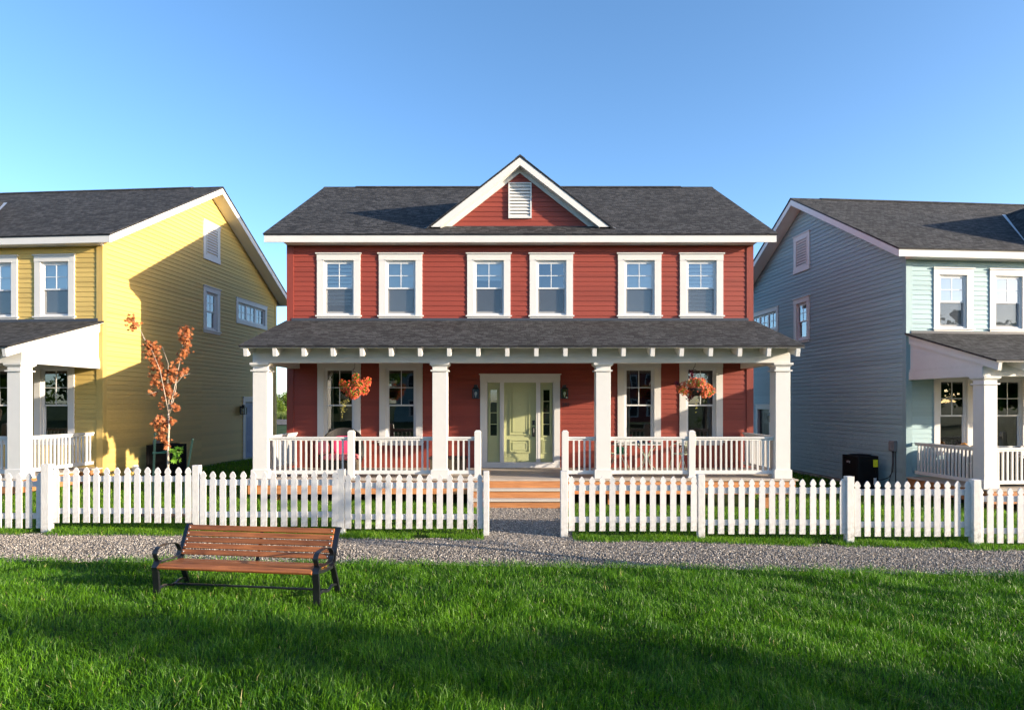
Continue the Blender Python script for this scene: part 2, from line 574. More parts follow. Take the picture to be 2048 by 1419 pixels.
def siding(mb, P, z0, z1, lim, openings, h=.127):
    """lapped boards. P(u, z, d) -> xyz; lim(z) -> (u0, u1); openings: (u0, u1, z0, z1)."""
    z = z0
    while z < z1 - .004:
        zt = min(z + h, z1)
        cuts = [(a, b) for a, b, c, d in openings if zt > c + .001 and z < d - .001]
        b0, b1 = lim(z)
        t0, t1 = lim(zt)
        cuts.sort()
        segs, cur = [], None
        edges = [(None, None)]
        x = b0
        xt = t0
        for a, b in cuts + [(None, None)]:
            ua, uta = (b1, t1) if a is None else (a, a)
            if ua > x + .01 or uta > xt + .01:
                segs.append((x, ua, xt, uta))
            if b is not None:
                x = xt = b
        for u0, u1, v0, v1 in segs:
            g = z + .007
            mb.face([P(u0, g, .017), P(u1, g, .017), P(v1, zt, .004), P(v0, zt, .004)])
            mb.face([P(u0, g, -.004), P(u1, g, -.004), P(u1, g, .017), P(u0, g, .017)])
            mb.face([P(u0, z, -.004), P(u1, z, -.004), P(u1, g, -.004), P(u0, g, -.004)])
            mb.face([P(u0, z, .004), P(u1, z, .004), P(u1, z, -.004), P(u0, z, -.004)])
        z = zt


def window_mesh(hw, z0, z1, zm, low):
    cw, hh = .17, .165
    def casing():
        m = MB()
        m.box(-hw - cw, -hw, -.036, .005, z0 - .02, z1)
        m.box(hw, hw + cw, -.036, .005, z0 - .02, z1)
        m.box(-hw - cw - .004, hw + cw + .004, -.044, .005, z1, z1 + hh)
        m.box(-hw - cw - .035, hw + cw + .035, -.075, .005, z1 + hh, z1 + hh + .03)
        m.box(-hw - .03, -hw + .006, .006, .12, z0, z1)
        m.box(hw - .006, hw + .03, .006, .12, z0, z1)
        m.box(-hw - .03, hw + .03, .006, .12, z1 - .006, z1 + .03)
        m.box(-hw - .02, hw + .02, -.05, -.03, z1 + .004, z1 + .03)
        return m.mesh('casing', M['white'])
    def sill():
        m = MB()
        m.box(-hw - cw - .035, hw + cw + .035, -.07, .005, z0 - .055, z0 - .022)
        m.box(-hw - cw, hw + cw, -.04, .005, z0 - .125, z0 - .056)
        m.box(-hw - .03, hw + .03, .006, .12, z0 - .05, z0 + .006)
        return m.mesh('sill', M['white'])
    def sash():
        m = MB()
        a = hw - .006
        f = .03
        for s in (-1, 1):
            m.box(min(s * a, s * (a - f)), max(s * a, s * (a - f)), .012, .10, z0 + .006, z1 - .006)
            m.box(min(s * (a - f), s * (a - f - .035)), max(s * (a - f), s * (a - f - .035)), .032, .055, zm, z1 - .006 - f)
            m.box(min(s * (a - f), s * (a - f - .04)), max(s * (a - f), s * (a - f - .04)), .062, .088, z0 + .006 + f, zm + .03)
        w = a - f
        m.box(-w, w, .012, .10, z1 - .006 - f, z1 - .006)
        m.box(-w, w, .012, .10, z0 + .006, z0 + .006 + f)
        w2 = w - .035
        m.box(-w2, w2, .032, .055, z1 - .006 - f - .04, z1 - .006 - f)
        m.box(-w2, w2, .030, .056, zm, zm + .038)
        w3 = w - .04
        m.box(-w3, w3, .063, .088, zm - .004, zm + .03)
        m.box(-w3, w3, .062, .088, z0 + .006 + f, z0 + .006 + f + .055)
        zt = z1 - .006 - f - .04
        m.box(-.009, .009, .036, .052, zm + .038, zt)
        zc = (zm + .038 + zt) / 2
        m.box(-w2, -.009, .036, .052, zc - .009, zc + .009)
        m.box(.009, w2, .036, .052, zc - .009, zc + .009)
        return m.mesh('sash', M['vinyl'])
    k = (round(hw, 3), round(z0, 3), round(z1, 3), low)
    w2 = hw - .006 - .03 - .03
    zt = z1 - .075
    g = M['glass_low'] if low else M['glass']
    return [cached(('casing',) + k, casing), cached(('sill',) + k, sill), cached(('sash',) + k, sash),
            cached(('pu',) + k, lambda: MB().face([(-w2, .045, zm + .02), (w2, .045, zm + .02), (w2, .045, zt), (-w2, .045, zt)]).mesh('pane', g)),
            cached(('pl',) + k, lambda: MB().face([(-w2, .076, z0 + .06), (w2, .076, z0 + .06), (w2, .076, zm + .02), (-w2, .076, zm + .02)]).mesh('pane', g)),
            cached(('sc',) + k, lambda: MB().face([(-w2 - .02, .05, z0 + .04), (w2 + .02, .05, z0 + .04), (w2 + .02, .05, zm - .001), (-w2 - .02, .05, zm - .001)]).mesh('screen', M['screen']))]


def window(h, loc, rz, hw, z0, z1, zm, low=False, screen=True, blind=None, curtain=None, d=.02):
    ms = window_mesh(hw, z0, z1, zm, low)
    w = link('window', ms[0], h, loc, rz)
    link('sill', ms[1], w)
    link('sash', ms[2], w)
    link('pane', ms[3], w)
    link('pane', ms[4], w)
    if screen:
        link('screen', ms[5], w)
    if blind:
        zb, slat = blind
        m = MB()
        z = z1
        if slat:
            while z > zb:
                m.box(-hw, hw, .108, .114, max(zb, z - .078), z)
                z -= .10
            m.box(-hw, hw, .106, .118, zb - .03, zb)
        else:
            m.box(-hw, hw, .108, .114, zb, z1)
            m.box(-hw, hw, .104, .118, zb - .025, zb)
        m.build('blind', M['blind'], w)
    if curtain:
        m = MB()
        x0, x1 = curtain
        n = 6
        for i in range(n):
            a, b = x0 + (x1 - x0) * i / n, x0 + (x1 - x0) * (i + 1) / n
            y = .2 + .03 * (i % 2)
            y2 = .2 + .03 * ((i + 1) % 2)
            m.face([(a, y, z0 - .1), (b, y2, z0 - .1), (b, y2, z1), (a, y, z1)])
        m.build('curtain', M['curtain'], w)
    return w


def ring(m, x0, x1, z0, z1, w, y0, y1):
    m.box(x0, x1, y0, y1, z0, z0 + w)
    m.box(x0, x1, y0, y1, z1 - w, z1)
    m.box(x0, x0 + w, y0, y1, z0 + w, z1 - w)
    m.box(x1 - w, x1, y0, y1, z0 + w, z1 - w)


def lantern(h, loc, rz=0):
    m = MB()
    m.box(-.055, .055, -.03, .0, 2.36, 2.66)
    m.box(-.02, .02, -.16, -.03, 2.62, 2.645)
    m.box(-.075, .075, -.20, -.05, 2.59, 2.615)
    m.hull([(-.10, -.225, 2.585), (.10, -.225, 2.585), (.10, -.025, 2.585), (-.10, -.025, 2.585),
            (-.05, -.175, 2.635), (.05, -.175, 2.635), (.05, -.075, 2.635), (-.05, -.075, 2.635)],
           [(3, 2, 1, 0), (4, 5, 6, 7), (0, 1, 5, 4), (1, 2, 6, 5), (2, 3, 7, 6), (3, 0, 4, 7)])
    m.box(-.045, .045, -.17, -.08, 2.636, 2.70)
    for sx in (-1, 1):
        for y in (-.20, -.05):
            m.box(sx * .08 - .009, sx * .08 + .009, y - .009, y + .009, 2.36, 2.585)
    m.box(-.09, .09, -.21, -.04, 2.343, 2.362)
    o = m.build('wall_lantern', M['black'], h, loc, rz)
    g = MB()
    for s in (-1, 1):
        g.face([(s * .078, -.19, 2.363), (s * .078, -.06, 2.363), (s * .078, -.06, 2.584), (s * .078, -.19, 2.584)])
    g.face([(-.07, -.198, 2.363), (.07, -.198, 2.363), (.07, -.198, 2.584), (-.07, -.198, 2.584)])
    g.build('lamp_glass', M['lamp_glass'], o)
    MB().lathe([(.0, 2.38), (.015, 2.385), (.014, 2.42), (.032, 2.46), (.034, 2.49), (.02, 2.52), (0, 2.525)], 12, (0, -.125, 0)).build('bulb', M['bulb'], o, smooth=True)
    return o


def roof_plane(mb, a, b, c, d, t, uv):
    dn = Vector((0, 0, -t))
    P = [Vector(p) for p in (a, b, c, d)]
    if P[2] == P[3]:
        P = P[:3]
    n = len(P)
    nrm = (P[1] - P[0]).cross(P[2] - P[0])
    if nrm.z < 0:
        P = P[::-1]
    mb.face(P, [uv(p) for p in P])
    mb.face([p + dn for p in P][::-1], [uv(p) for p in P][::-1])
    for i in range(n):
        j = (i + 1) % n
        mb.face([P[j], P[i], P[i] + dn, P[j] + dn])


def baluster_mesh():
    return cached('bal', lambda: MB().box(-.019, .019, -.019, .019, .725, 1.40).mesh('baluster', M['white']))


def railing(h, p0, p1):
    a, b = Vector((*p0, 0)), Vector((*p1, 0))
    ln = (b - a).length
    ang = math.atan2(b.y - a.y, b.x - a.x)
    m = MB()
    m.box(0, ln, -.045, .045, 1.435, 1.475)
    m.box(0, ln, -.022, .022, 1.39, 1.434)
    m.box(0, ln, -.026, .026, .643, .727)
    o = m.build('railing', M['white'], h, a, ang, bevel=.006)
    n = max(1, round(ln / .114) - 1)
    for i in range(n):
        link('baluster', baluster_mesh(), o, ((i + 1) * ln / (n + 1), 0, 0))
    return o


def column(h, x, y):
    s = .1625
    def shaft():
        return MB().box(-s, s, -s, s, .755, 2.93).box(-s + .001, s - .001, -s + .001, s - .001, 2.96, 3.05).mesh('column', M['white'])
    def cap():
        m = MB()
        m.box(-s - .035, s + .035, -s - .035, s + .035, 2.93, 2.96)
        prof = [(s + .004, 3.035), (s + .02, 3.045), (s + .032, 3.06), (s + .05, 3.075), (s + .052, 3.12)]
        for (a, z), (b, zz) in zip(prof, prof[1:]):
            for k in range(4):
                c = [(-1, -1), (1, -1), (1, 1), (-1, 1)]
                (ax, ay), (bx, by) = c[k], c[(k + 1) % 4]
                m.face([(ax * a, ay * a, z), (bx * a, by * a, z), (bx * b, by * b, zz), (ax * b, ay * b, zz)])
        a = s + .052
        m.face([(-a, -a, 3.12), (a, -a, 3.12), (a, a, 3.12), (-a, a, 3.12)])
        a = s + .004
        m.face([(-a, a, 3.035), (a, a, 3.035), (a, -a, 3.035), (-a, -a, 3.035)])
        return m.mesh('capital', M['white'])
    def base():
        q = s + .03
        return MB().box(-q, q, -q, q, .56, .745).hull(
            [(-q, -q, .745), (q, -q, .745), (q, q, .745), (-q, q, .745), (-s, -s, .762), (s, -s, .762), (s, s, .762), (-s, s, .762)],
            [(0, 1, 5, 4), (1, 2, 6, 5), (2, 3, 7, 6), (3, 0, 4, 7)]).mesh('base', M['white'])
    o = link('column', cached('shaft', shaft), h, (x, y, 0), 0, .006)
    link('capital', cached('cap', cap), o)
    link('base', cached('cbase', base), o)
    return o


def text_mesh(txt, size, mat, depth=.004, name='lettering'):
    cu = bpy.data.curves.new(name, 'FONT')
    cu.body = txt
    cu.size = size
    cu.extrude = depth
    cu.align_x = 'CENTER'
    o = bpy.data.objects.new(name, cu)
    COL.objects.link(o)
    dg = bpy.context.evaluated_depsgraph_get()
    me = bpy.data.meshes.new_from_object(o.evaluated_get(dg))
    bpy.data.objects.remove(o)
    me.transform(Matrix.Rotation(R(90), 4, 'X'))
    me.materials.clear()
    me.materials.append(mat)
    me.name = name
    return me


def vent(h, loc, rz, w, z0, z1, cased):
    """louvred attic vent, w half width."""
    m = MB()
    if cased:
        c = .15
        m.box(-w - c, -w, -.036, .005, z0, z1); m.box(w, w + c, -.036, .005, z0, z1)
        m.box(-w - c, w + c, -.042, .005, z1, z1 + .15); m.box(-w - c - .03, w + c + .03, -.065, .005, z1 + .15, z1 + .18)
        m.box(-w - c, w + c, -.05, .005, z0 - .15, z0)
    f = .035
    ring(m, -w, w, z0, z1, f, -.05, .005)
    o = m.build('attic_vent', M['white'], h, loc, rz)
    s = MB()
    n = int((z1 - z0 - 2 * f) / .083)
    st = (z1 - z0 - 2 * f) / n
    for i in range(n):
        z = z0 + f + i * st
        s.prism([(-w + f, -.046, z + .006), (-w + f, -.040, z), (-w + f, -.004, z + st * .92), (-w + f, -.010, z + st * .95)], (2 * (w - f), 0, 0))
    s.build('louvre', M['white'], o)
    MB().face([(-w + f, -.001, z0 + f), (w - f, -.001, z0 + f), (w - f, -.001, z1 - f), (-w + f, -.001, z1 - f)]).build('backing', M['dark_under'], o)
    return o


def house(name, label, loc, rz, wall, board, feature_side, door_col, blinds):
    h = thing(name, label, 'house', loc, rz)
    UW = (-4.705, -3.10, -.81, .81, 3.10, 4.705)
    LW = (-4.695, -3.09, 3.09, 4.695)
    # ---- walls
    op = [(x - .41, x + .41, 4.50, 5.95) for x in UW] + [(x - .41, x + .41, 1.24, 3.17) for x in LW] + [(-.93, .93, .3, 2.84)]
    m = MB()
    siding(m, lambda u, z, d: (u, -d, z), .30, 6.32, lambda z: (-W, W), op)
    fs = feature_side
    sop = [(4.79, 5.49, 4.70, 5.99), (6.88, 9.01, 5.29, 5.97), (7.39, 8.36, .1, 2.32)]
    for s in (-1, 1):
        def lim(z):
            zz = z - 6.55
            return (max(0, zz / ES), min(D, 2 * RY - max(0, zz / ES)))
        siding(m, lambda u, z, d: (s * (W + d), u, z), .17, 9.29, lim, sop if s == fs else [])
    siding(m, lambda u, z, d: (u, D + d, z), .17, 6.32, lambda z: (-W, W), [])
    wl = m.build('wall', wall, h)
    for s in (-1, 1):
        m = MB()
        a, b = sorted((s * (W - .145), s * (W + .028)))
        m.box(a, b, -.03, .0, .2, 6.31)
        a, b = sorted((s * (W + .0165), s * (W + .030)))
        m.box(a, b, -.0305, .11, .17, 6.6)
        m.build('corner_board', board, wl)
        a, b = sorted((s * (W + .0165), s * (W + .030)))
        MB().box(a, b, D - .11, D + .02, .17, 6.6).build('corner_board', board, wl)
    m = MB()
    m.box(-W, W, .02, D - .02, .05, .16)
    m.box(-W + .05, W - .05, .05, D - .05, -.6, .05)
    m.build('foundation', M['concrete'], h)
    # ---- dark rooms behind the glass
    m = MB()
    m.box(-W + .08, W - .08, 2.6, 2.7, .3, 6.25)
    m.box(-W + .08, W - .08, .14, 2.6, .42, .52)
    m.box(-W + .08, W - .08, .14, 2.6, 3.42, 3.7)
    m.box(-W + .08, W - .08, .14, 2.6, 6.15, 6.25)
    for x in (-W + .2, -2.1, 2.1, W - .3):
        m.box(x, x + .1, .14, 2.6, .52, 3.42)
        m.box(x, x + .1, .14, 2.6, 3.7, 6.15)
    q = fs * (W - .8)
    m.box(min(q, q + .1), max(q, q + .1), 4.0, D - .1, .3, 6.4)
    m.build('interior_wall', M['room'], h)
    # ---- windows
    for i, x in enumerate(UW):
        window(h, (x, 0, 0), 0, .39, 4.525, 5.925, 5.195, False, True, blinds[i])
    for i, x in enumerate(LW):
        window(h, (x, 0, 0), 0, .39, 1.265, 3.15, 2.155, True, False, None, (-.36, -.2) if i in (0, 2) else None)
    ang = R(90) * fs
    def side(u):
        return (fs * W, u, 0)
    window(h, side(5.14), ang, .33, 4.72, 5.97, 5.32, False, False, None, (-.3, -.05))
    # transom: three lites in one frame
    m = MB()
    hw, z0, z1, cw = 1.045, 5.31, 5.95, .15
    m.box(-hw - cw, -hw, -.036, .005, z0, z1); m.box(hw, hw + cw, -.036, .005, z0, z1)
    m.box(-hw - cw, hw + cw, -.042, .005, z1, z1 + .14); m.box(-hw - cw - .03, hw + cw + .03, -.06, .005, z1 + .14, z1 + .165)
    m.box(-hw - cw, hw + cw, -.045, .005, z0 - .14, z0)
    ring(m, -hw - .01, hw + .01, z0 - .01, z1 + .01, .016, .006, .10)
    tw = m.build('window', M['white'], h, side(7.945), ang)
    m = MB(); g = MB()
    for k in range(3):
        a = -hw + .01 + k * (2 * hw - .02) / 3
        b = a + (2 * hw - .02) / 3
        ring(m, a, b, z0 + .006, z1 - .006, .055, .03, .08)
        c = (a + b) / 2
        m.box(c - .011, c + .011, .042, .06, z0 + .06, z1 - .06)
        zc = (z0 + z1) / 2
        m.box(a + .055, c - .011, .042, .06, zc - .011, zc + .011); m.box(c + .011, b - .055, .042, .06, zc - .011, zc + .011)
        g.face([(a + .05, .055, z0 + .055), (b - .05, .055, z0 + .055), (b - .05, .055, z1 - .055), (a + .05, .055, z1 - .055)])
    m.build('sash', M['vinyl'], tw)
    g.build('pane', M['glass'], tw)
    vent(h, side(5.135), ang, .36, 7.19, 8.17, True)
    # side door
    m = MB()
    m.box(-.62, -.47, -.036, .005, .17, 2.30); m.box(.47, .62, -.036, .005, .17, 2.30)
    m.box(-.62, .62, -.042, .005, 2.30, 2.46); m.box(-.65, .65, -.065, .005, 2.46, 2.485)
    m.box(-.50, -.465, .006, .10, .17, 2.30); m.box(.465, .50, .006, .10, .17, 2.30); m.box(-.5, .5, .006, .1, 2.28, 2.32)
    m.box(-.55, .55, -.06, .10, .12, .17)
    df = m.build('door_frame', M['white'], h, side(7.875), ang)
    m = MB()
    m.box(-.464, .464, .07, .10, .18, 2.278)
    for a, b in ((-.38, -.06), (.06, .38)):
        ring(m, a, b, .34, .85, .035, .06, .07); ring(m, a, b, 1.0, 1.75, .035, .06, .07); ring(m, a, b, 1.88, 2.17, .03, .06, .07)
    dr = m.build('side_door', door_col, h, side(7.875), ang)
    MB().lathe([(0, -.03), (.03, -.02), (.03, .02), (0, .03)], 12, (.38, .04, 1.1)).box(.37, .39, .04, .07, 1.09, 1.11).build('handle', M['black'], dr)
    lantern(h, (fs * (W + .017), 7.06, -.52), ang)
    # ---- roof
    sl = math.sqrt(1 + ES * ES)
    def uvm(p):
        return (p[0] + 20, (p[1] + .4) * sl + (0 if p[1] <= RY else 3.07))
    m = MB()
    xo, ye = 6.53, -.40
    z_ = zroof
    roof_plane(m, (-xo, ye, z_(ye)), (xo, ye, z_(ye)), (xo, RY, z_(RY)), (-xo, RY, z_(RY)), .02, uvm)
    yb = 2 * RY - ye
    roof_plane(m, (xo, yb, z_(ye)), (-xo, yb, z_(ye)), (-xo, RY, z_(RY)), (xo, RY, z_(RY)), .02, lambda p: (p[0] + 50, (yb - p[1]) * sl))
    zr = z_(RY)
    for x0, x1, dz in ((-6.53, 6.53, .012), (-5.47, 5.47, .035)):
        m.face([(x0, RY - .16, zr - .16 * ES + dz), (x1, RY - .16, zr - .16 * ES + dz), (x1, RY, zr + dz), (x0, RY, zr + dz)], [(x0, .3), (x1, .3), (x1, .46), (x0, .46)])
        m.face([(x1, RY + .16, zr - .16 * ES + dz), (x0, RY + .16, zr - .16 * ES + dz), (x0, RY, zr + dz), (x1, RY, zr + dz)], [(x1, .3), (x0, .3), (x0, .46), (x1, .46)])
        m.face([(x0, RY - .16, zr - .16 * ES), (x1, RY - .16, zr - .16 * ES), (x1, RY - .16, zr - .16 * ES + dz), (x0, RY - .16, zr - .16 * ES + dz)])
        for x in (x0, x1):
            m.face([(x, RY - .16, zr - .16 * ES), (x, RY, zr), (x, RY + .16, zr - .16 * ES), (x, RY + .16, zr - .16 * ES + dz), (x, RY, zr + dz), (x, RY - .16, zr - .16 * ES + dz)])
    rf = m.build('roof', M['shingle'], h)
    m = MB()
    uv0 = lambda p: (0, 0)
    e, t0, t1 = 6.52, -.021, .032
    roof_plane(m, (-e, -.39, z_(-.39) + t0), (e, -.39, z_(-.39) + t0), (e, RY, zr + t0), (-e, RY, zr + t0), t1, uv0)
    roof_plane(m, (e, yb - .01, z_(-.39) + t0), (-e, yb - .01, z_(-.39) + t0), (-e, RY, zr + t0), (e, RY, zr + t0), t1, uv0)
    m.build('drip_edge', M['dark_trim'], rf)
    m = MB()
    q = -.055
    m.box(-6.505, 6.505, -.38, -.352, 6.31, z_(-.38) + q)
    m.box(-6.505, 6.505, 2 * RY + .352, 2 * RY + .38, 6.31, z_(-.38) + q)
    for s in (-1, 1):
        a, b = sorted((s * 6.478, s * 6.506))
        for k in (1, -1):
            f = (lambda y: y) if k == 1 else (lambda y: 2 * RY - y)
            ys = -.3515 if k == 1 else -.3515
            m.prism([(a, f(ys), z_(ys) + q - .19), (a, RY, zr + q - .19), (a, RY, zr + q), (a, f(ys), z_(ys) + q)], (b - a, 0, 0))
    m.build('fascia', M['white'], rf)
    m = MB()
    m.box(-W - .02, W + .02, -.351, -.001, 6.318, 6.33)
    m.box(-W - .02, W + .02, 2 * RY + .02, 2 * RY + .351, 6.318, 6.33)
    for s in (-1, 1):
        a, b = sorted((s * 6.477, s * (W + .032)))
        for k in (1, -1):
            f = (lambda y: y) if k == 1 else (lambda y: 2 * RY - y)
            m.prism([(a, f(-.351), z_(-.351) - .228), (a, RY, zr - .228), (a, RY, zr - .216), (a, f(-.351), z_(-.351) - .216)], (b - a, 0, 0))
        a, b = sorted((s * (W + .031), s * (W + .017)))
        m.prism([(a, -.35, 6.331), (a, -.0, 6.331), (a, -.0, z_(0) - .2), (a, -.35, z_(-.35) - .2)], (b - a, 0, 0))
    m.build('soffit', M['soffit'], rf)
    # ---- front gable on the roof
    za, gs = 8.667, .781
    xc, yr = (za - 6.75) / gs, (za - ZE) / ES - .38
    gl = math.sqrt(1 + gs * gs)
    m = MB()
    y0 = -.025
    for s in (-1, 1):
        xe = s * (za - zroof(y0) + .0) / gs
        uvg = lambda p: (p[1] + 30, abs(p[0]) * gl + .05)
        A, B, Cc = (0, y0, za), (0, yr + .03, za), (xe, y0, za - gs * abs(xe))
        roof_plane(m, A, B, Cc, Cc, .02, uvg)
        m.face([(s * .0, y0, za + .012), (s * .14, y0, za + .012 - gs * .14), (s * .14, yr, za + .012 - gs * .14), (0, yr, za + .012)],
               [(0, .3), (.14, .3), (.14, .9), (0, .9)])
    gb = m.build('front_gable', M['shingle'], h)
    m = MB()
    for s in (-1, 1):
        xe = s * (za - zroof(0) - .02) / gs
        roof_plane(m, (0, -.018, za - .021), (0, yr, za - .021), (xe, -.018, za - .021 - gs * abs(xe)), (xe, -.018, za - .021 - gs * abs(xe)), .035, uv0)
    m.build('drip_edge', M['dark_trim'], gb)
    m = MB()
    zc = 6.80
    for s in (-1, 1):
        for top, bot, ya, yb2 in ((.058, .262, -.008, .022), (.262, .38, .235, .262)):
            xt, xb = (za - top - zc) / gs, (za - bot - zc) / gs
            m.prism([(0, ya, za - top), (s * xt, ya, zc), (s * xb, ya, zc), (0, ya, za - bot)], (0, yb2 - ya, 0))
        xb = (za - .25 - zc) / gs
        m.prism([(0, .0225, za - .25), (s * xb, .0225, zc), (s * xb, .0225, zc - .012), (0, .0225, za - .262)], (0, .24, 0))
    m.build('rake_board', M['white'], gb)
    m = MB()
    siding(m, lambda u, z, d: (u, .275 - d, z), 6.89, za - .30, lambda z: (-(za - .30 - z) / gs, (za - .30 - z) / gs), [])
    m.build('gable_siding', wall, gb)
    MB().box(-2.0, 2.0, .24, .26, 6.85, 6.89).build('flashing', M['flash'], gb)
    vo = vent(gb, (0, .26, 0), 0, .305, 7.09, 8.03, False)
    m = MB()
    for s in (-1, 1):
        xe = s * (za - zroof(0)) / gs
        a, b = Vector((xe, .02, zroof(.02) + .012)), Vector((0, yr, za + .012))
        t = Vector((s * .10, 0, 0)); u = Vector((s * .03, -.0, .0))
        m.face([a + u, a + t * .5, b + t * 1.2, b])
    m.build('valley_flashing', M['valley'], gb)
    # ---- porch
    MB().box(-W + .1, W - .1, -.045, -.004, 4.36, 4.43).build('flashing', M['flash'], h)
    ps = (4.37 - 3.465) / 2.92
    zp = lambda y: 4.37 + ps * y
    pl = math.sqrt(1 + ps * ps)
    xp = 6.08
    m = MB()
    roof_plane(m, (-xp, -2.92, zp(-2.92)), (xp, -2.92, zp(-2.92)), (xp, -.005, zp(0)), (-xp, -.005, zp(0)), .018, lambda p: (p[0] + 13, (p[1] + 2.92) * pl))
    pr = m.build('porch_roof', M['shingle'], h)
    m = MB()
    roof_plane(m, (-xp + .008, -2.912, zp(-2.912) - .019), (xp - .008, -2.912, zp(-2.912) - .019), (xp - .008, -.006, zp(0) - .019), (-xp + .008, -.006, zp(0) - .019), .028, uv0)
    m.build('drip_edge', M['dark_trim'], pr)
    m = MB()
    roof_plane(m, (-xp + .02, -2.9, zp(-2.9) - .048), (xp - .02, -2.9, zp(-2.9) - .048), (xp - .02, -.006, zp(0) - .048), (-xp + .02, -.006, zp(0) - .048), .012, uv0)
    m.build('ceiling_board', M['beam'], pr)
    def tail():
        y0, y1, q, t = -2.885, -2.18, -.061, .185
        return MB().prism([(-.045, y0, zp(y0) + q), (-.045, y1, zp(y1) + q), (-.045, y1, zp(y1) + q - t), (-.045, y0 + .035, zp(y0) + q - t)], (.09, 0, 0)).mesh('rafter_tail', M['white'])
    for i in range(20):
        link('rafter_tail', cached('tail', tail), pr, (-5.95 + i * .6263, 0, 0), 0, .004)
    yf = -2.42
    m = MB()
    m.box(-5.96, 5.96, yf, yf + .24, 3.122, zp(yf) - .062)
    for s in (-1, 1):
        a, b = sorted((s * 5.955, s * 5.715))
        m.box(a, b, yf + .241, -.02, 3.123, 3.40)
    m.build('porch_beam', M['beam'], h)
    for s in (-1, 1):
        m = MB()
        a, b = sorted((s * 5.91, s * 5.935))
        m.prism([(a, yf + .02, 3.401), (a, -.02, 3.401), (a, -.02, zp(-.02) - .062), (a, yf + .02, zp(yf) - .062)], (b - a, 0, 0))
        a, b = sorted((s * 5.9355, s * 5.975))
        m.prism([(a, yf - .40, zp(yf - .40) - .062), (a, -.02, zp(-.02) - .062), (a, -.02, zp(-.02) - .29), (a, yf - .40, zp(yf - .40) - .245)], (b - a, 0, 0))
        a, b = sorted((s * 5.9355, s * 5.975))
        m.box(a, b, -2.41, -.02, 3.124, 3.33)
        m.build('porch_gable_panel', M['white'], h)
    cy = -2.45 + .1625
    for x in (-5.797, -1.815, 1.815, 5.797):
        column(h, x, cy)
    # deck
    dk = MB()
    y = -2.66
    while y < -.03:
        dk.box(-6.05, 6.05, y, min(y + .138, -.02), .525, .56)
        y += .144
    dko = dk.build('deck', M['deck'], h, bevel=.003)
    m = MB()
    m.box(-6.0, 6.0, -2.62, -2.585, .235, .523)
    for s in (-1, 1):
        a, b = sorted((s * 6.0, s * 5.965))
        m.box(a, b, -2.584, -.03, .235, .523)
    m.build('rim_board', M['cedar'], dko)
    def post():
        return MB().box(-.07, .07, -.07, .07, -.6, .234).mesh('deck_post', M['cedar'])
    for x in (-5.5, -2.0, 2.0, 5.5):
        link('deck_post', cached('dpost', post), h, (x, -2.3, 0))
    st = MB()
    st.box(-1.03, 1.03, -2.66, -2.63, .378, .524)
    st.box(-1.03, 1.03, -2.90, -2.87, .19, .338)
    st.box(-1.03, 1.03, -3.15, -3.12, -.05, .152)
    for x in (-1.06, 1.031):
        st.prism([(x, -2.629, -.05), (x, -3.15, -.05), (x, -3.15, .15), (x, -2.9, .15), (x, -2.9, .337), (x, -2.629, .337)], (.029, 0, 0))
    sto = st.build('stairs', M['cedar'], h)
    for yy, zz in ((-2.94, .34), (-3.19, .153)):
        MB().box(-1.08, 1.08, yy, yy + .276, zz, zz + .037).build('tread', M['stair_edge'], sto, bevel=.004)
    # railings and newels
    yn = -2.33
    def newel():
        m = MB().box(-.072, .072, -.072, .072, .561, 1.585)
        m.hull([(-.072, -.072, 1.585), (.072, -.072, 1.585), (.072, .072, 1.585), (-.072, .072, 1.585), (-.04, -.04, 1.622), (.04, -.04, 1.622), (.04, .04, 1.622), (-.04, .04, 1.622)],
               [(0, 1, 5, 4), (1, 2, 6, 5), (2, 3, 7, 6), (3, 0, 4, 7), (4, 5, 6, 7)])
        m.box(-.095, .095, -.095, .095, .5605, .60)
        return m.mesh('newel_post', M['white'])
    for x in (-3.80, -.975, .975, 3.80):
        link('newel_post', cached('newel', newel), h, (x, yn, 0), 0, .004)
    for a, b in ((-5.63, -3.875), (-3.725, -1.98), (-1.65, -1.05), (1.05, 1.65), (1.98, 3.725), (3.875, 5.63)):
        railing(h, (a, yn), (b, yn))
    for s in (-1, 1):
        railing(h, (s * 5.80, -2.12), (s * 5.80, -.05))
    # ---- front door
    m = MB()
    m.box(-1.035, -.885, -.036, .005, .70, 2.815); m.box(.885, 1.035, -.036, .005, .70, 2.815)
    m.box(-1.04, 1.04, -.044, .005, 2.815, 2.965); m.box(-1.065, 1.065, -.07, .005, 2.965, 2.99)
    m.box(-1.035, 1.035, -.05, .005, .561, .699)
    m.box(-.884, .884, -.06, .10, .66, .70)
    m.box(-.90, -.85, .006, .10, .701, 2.83); m.box(.85, .90, .006, .10, .701, 2.83); m.box(-.9, .9, .006, .10, 2.765, 2.84)
    for s in (-1, 1):
        a, b = sorted((s * .418, s * .525))
        m.box(a, b, -.01, .10, .701, 2.764)
        c = s * .4715
        m.box(c - .006, c + .006, -.016, -.0101, .71, 2.76)
    m.build('door_frame', M['white'], h)
    m = MB()
    m.box(-.416, .416, .055, .09, .705, 2.762)
    for z0, z1 in ((1.40, 2.58), (.93, 1.29)):
        ring(m, -.27, .26, z0, z1, .034, .028, .0549)
        ring(m, -.195, .185, z0 + .075, z1 - .075, .026, .036, .0549)
        m.box(-.169, .159, .044, .0548, z0 + .101, z1 - .101)
    fd = m.build('front_door', M['door'], h)
    m = MB()
    m.box(.315, .385, .035, .0549, 1.66, 1.78)
    m.box(.318, .382, .03, .0549, 1.36, 1.61)
    m.tube([(.35, .03, 1.60), (.35, -.02, 1.58), (.35, -.025, 1.47), (.35, -.01, 1.40), (.35, .03, 1.37)], .012, 8)
    m.build('handle', M['black'], fd)
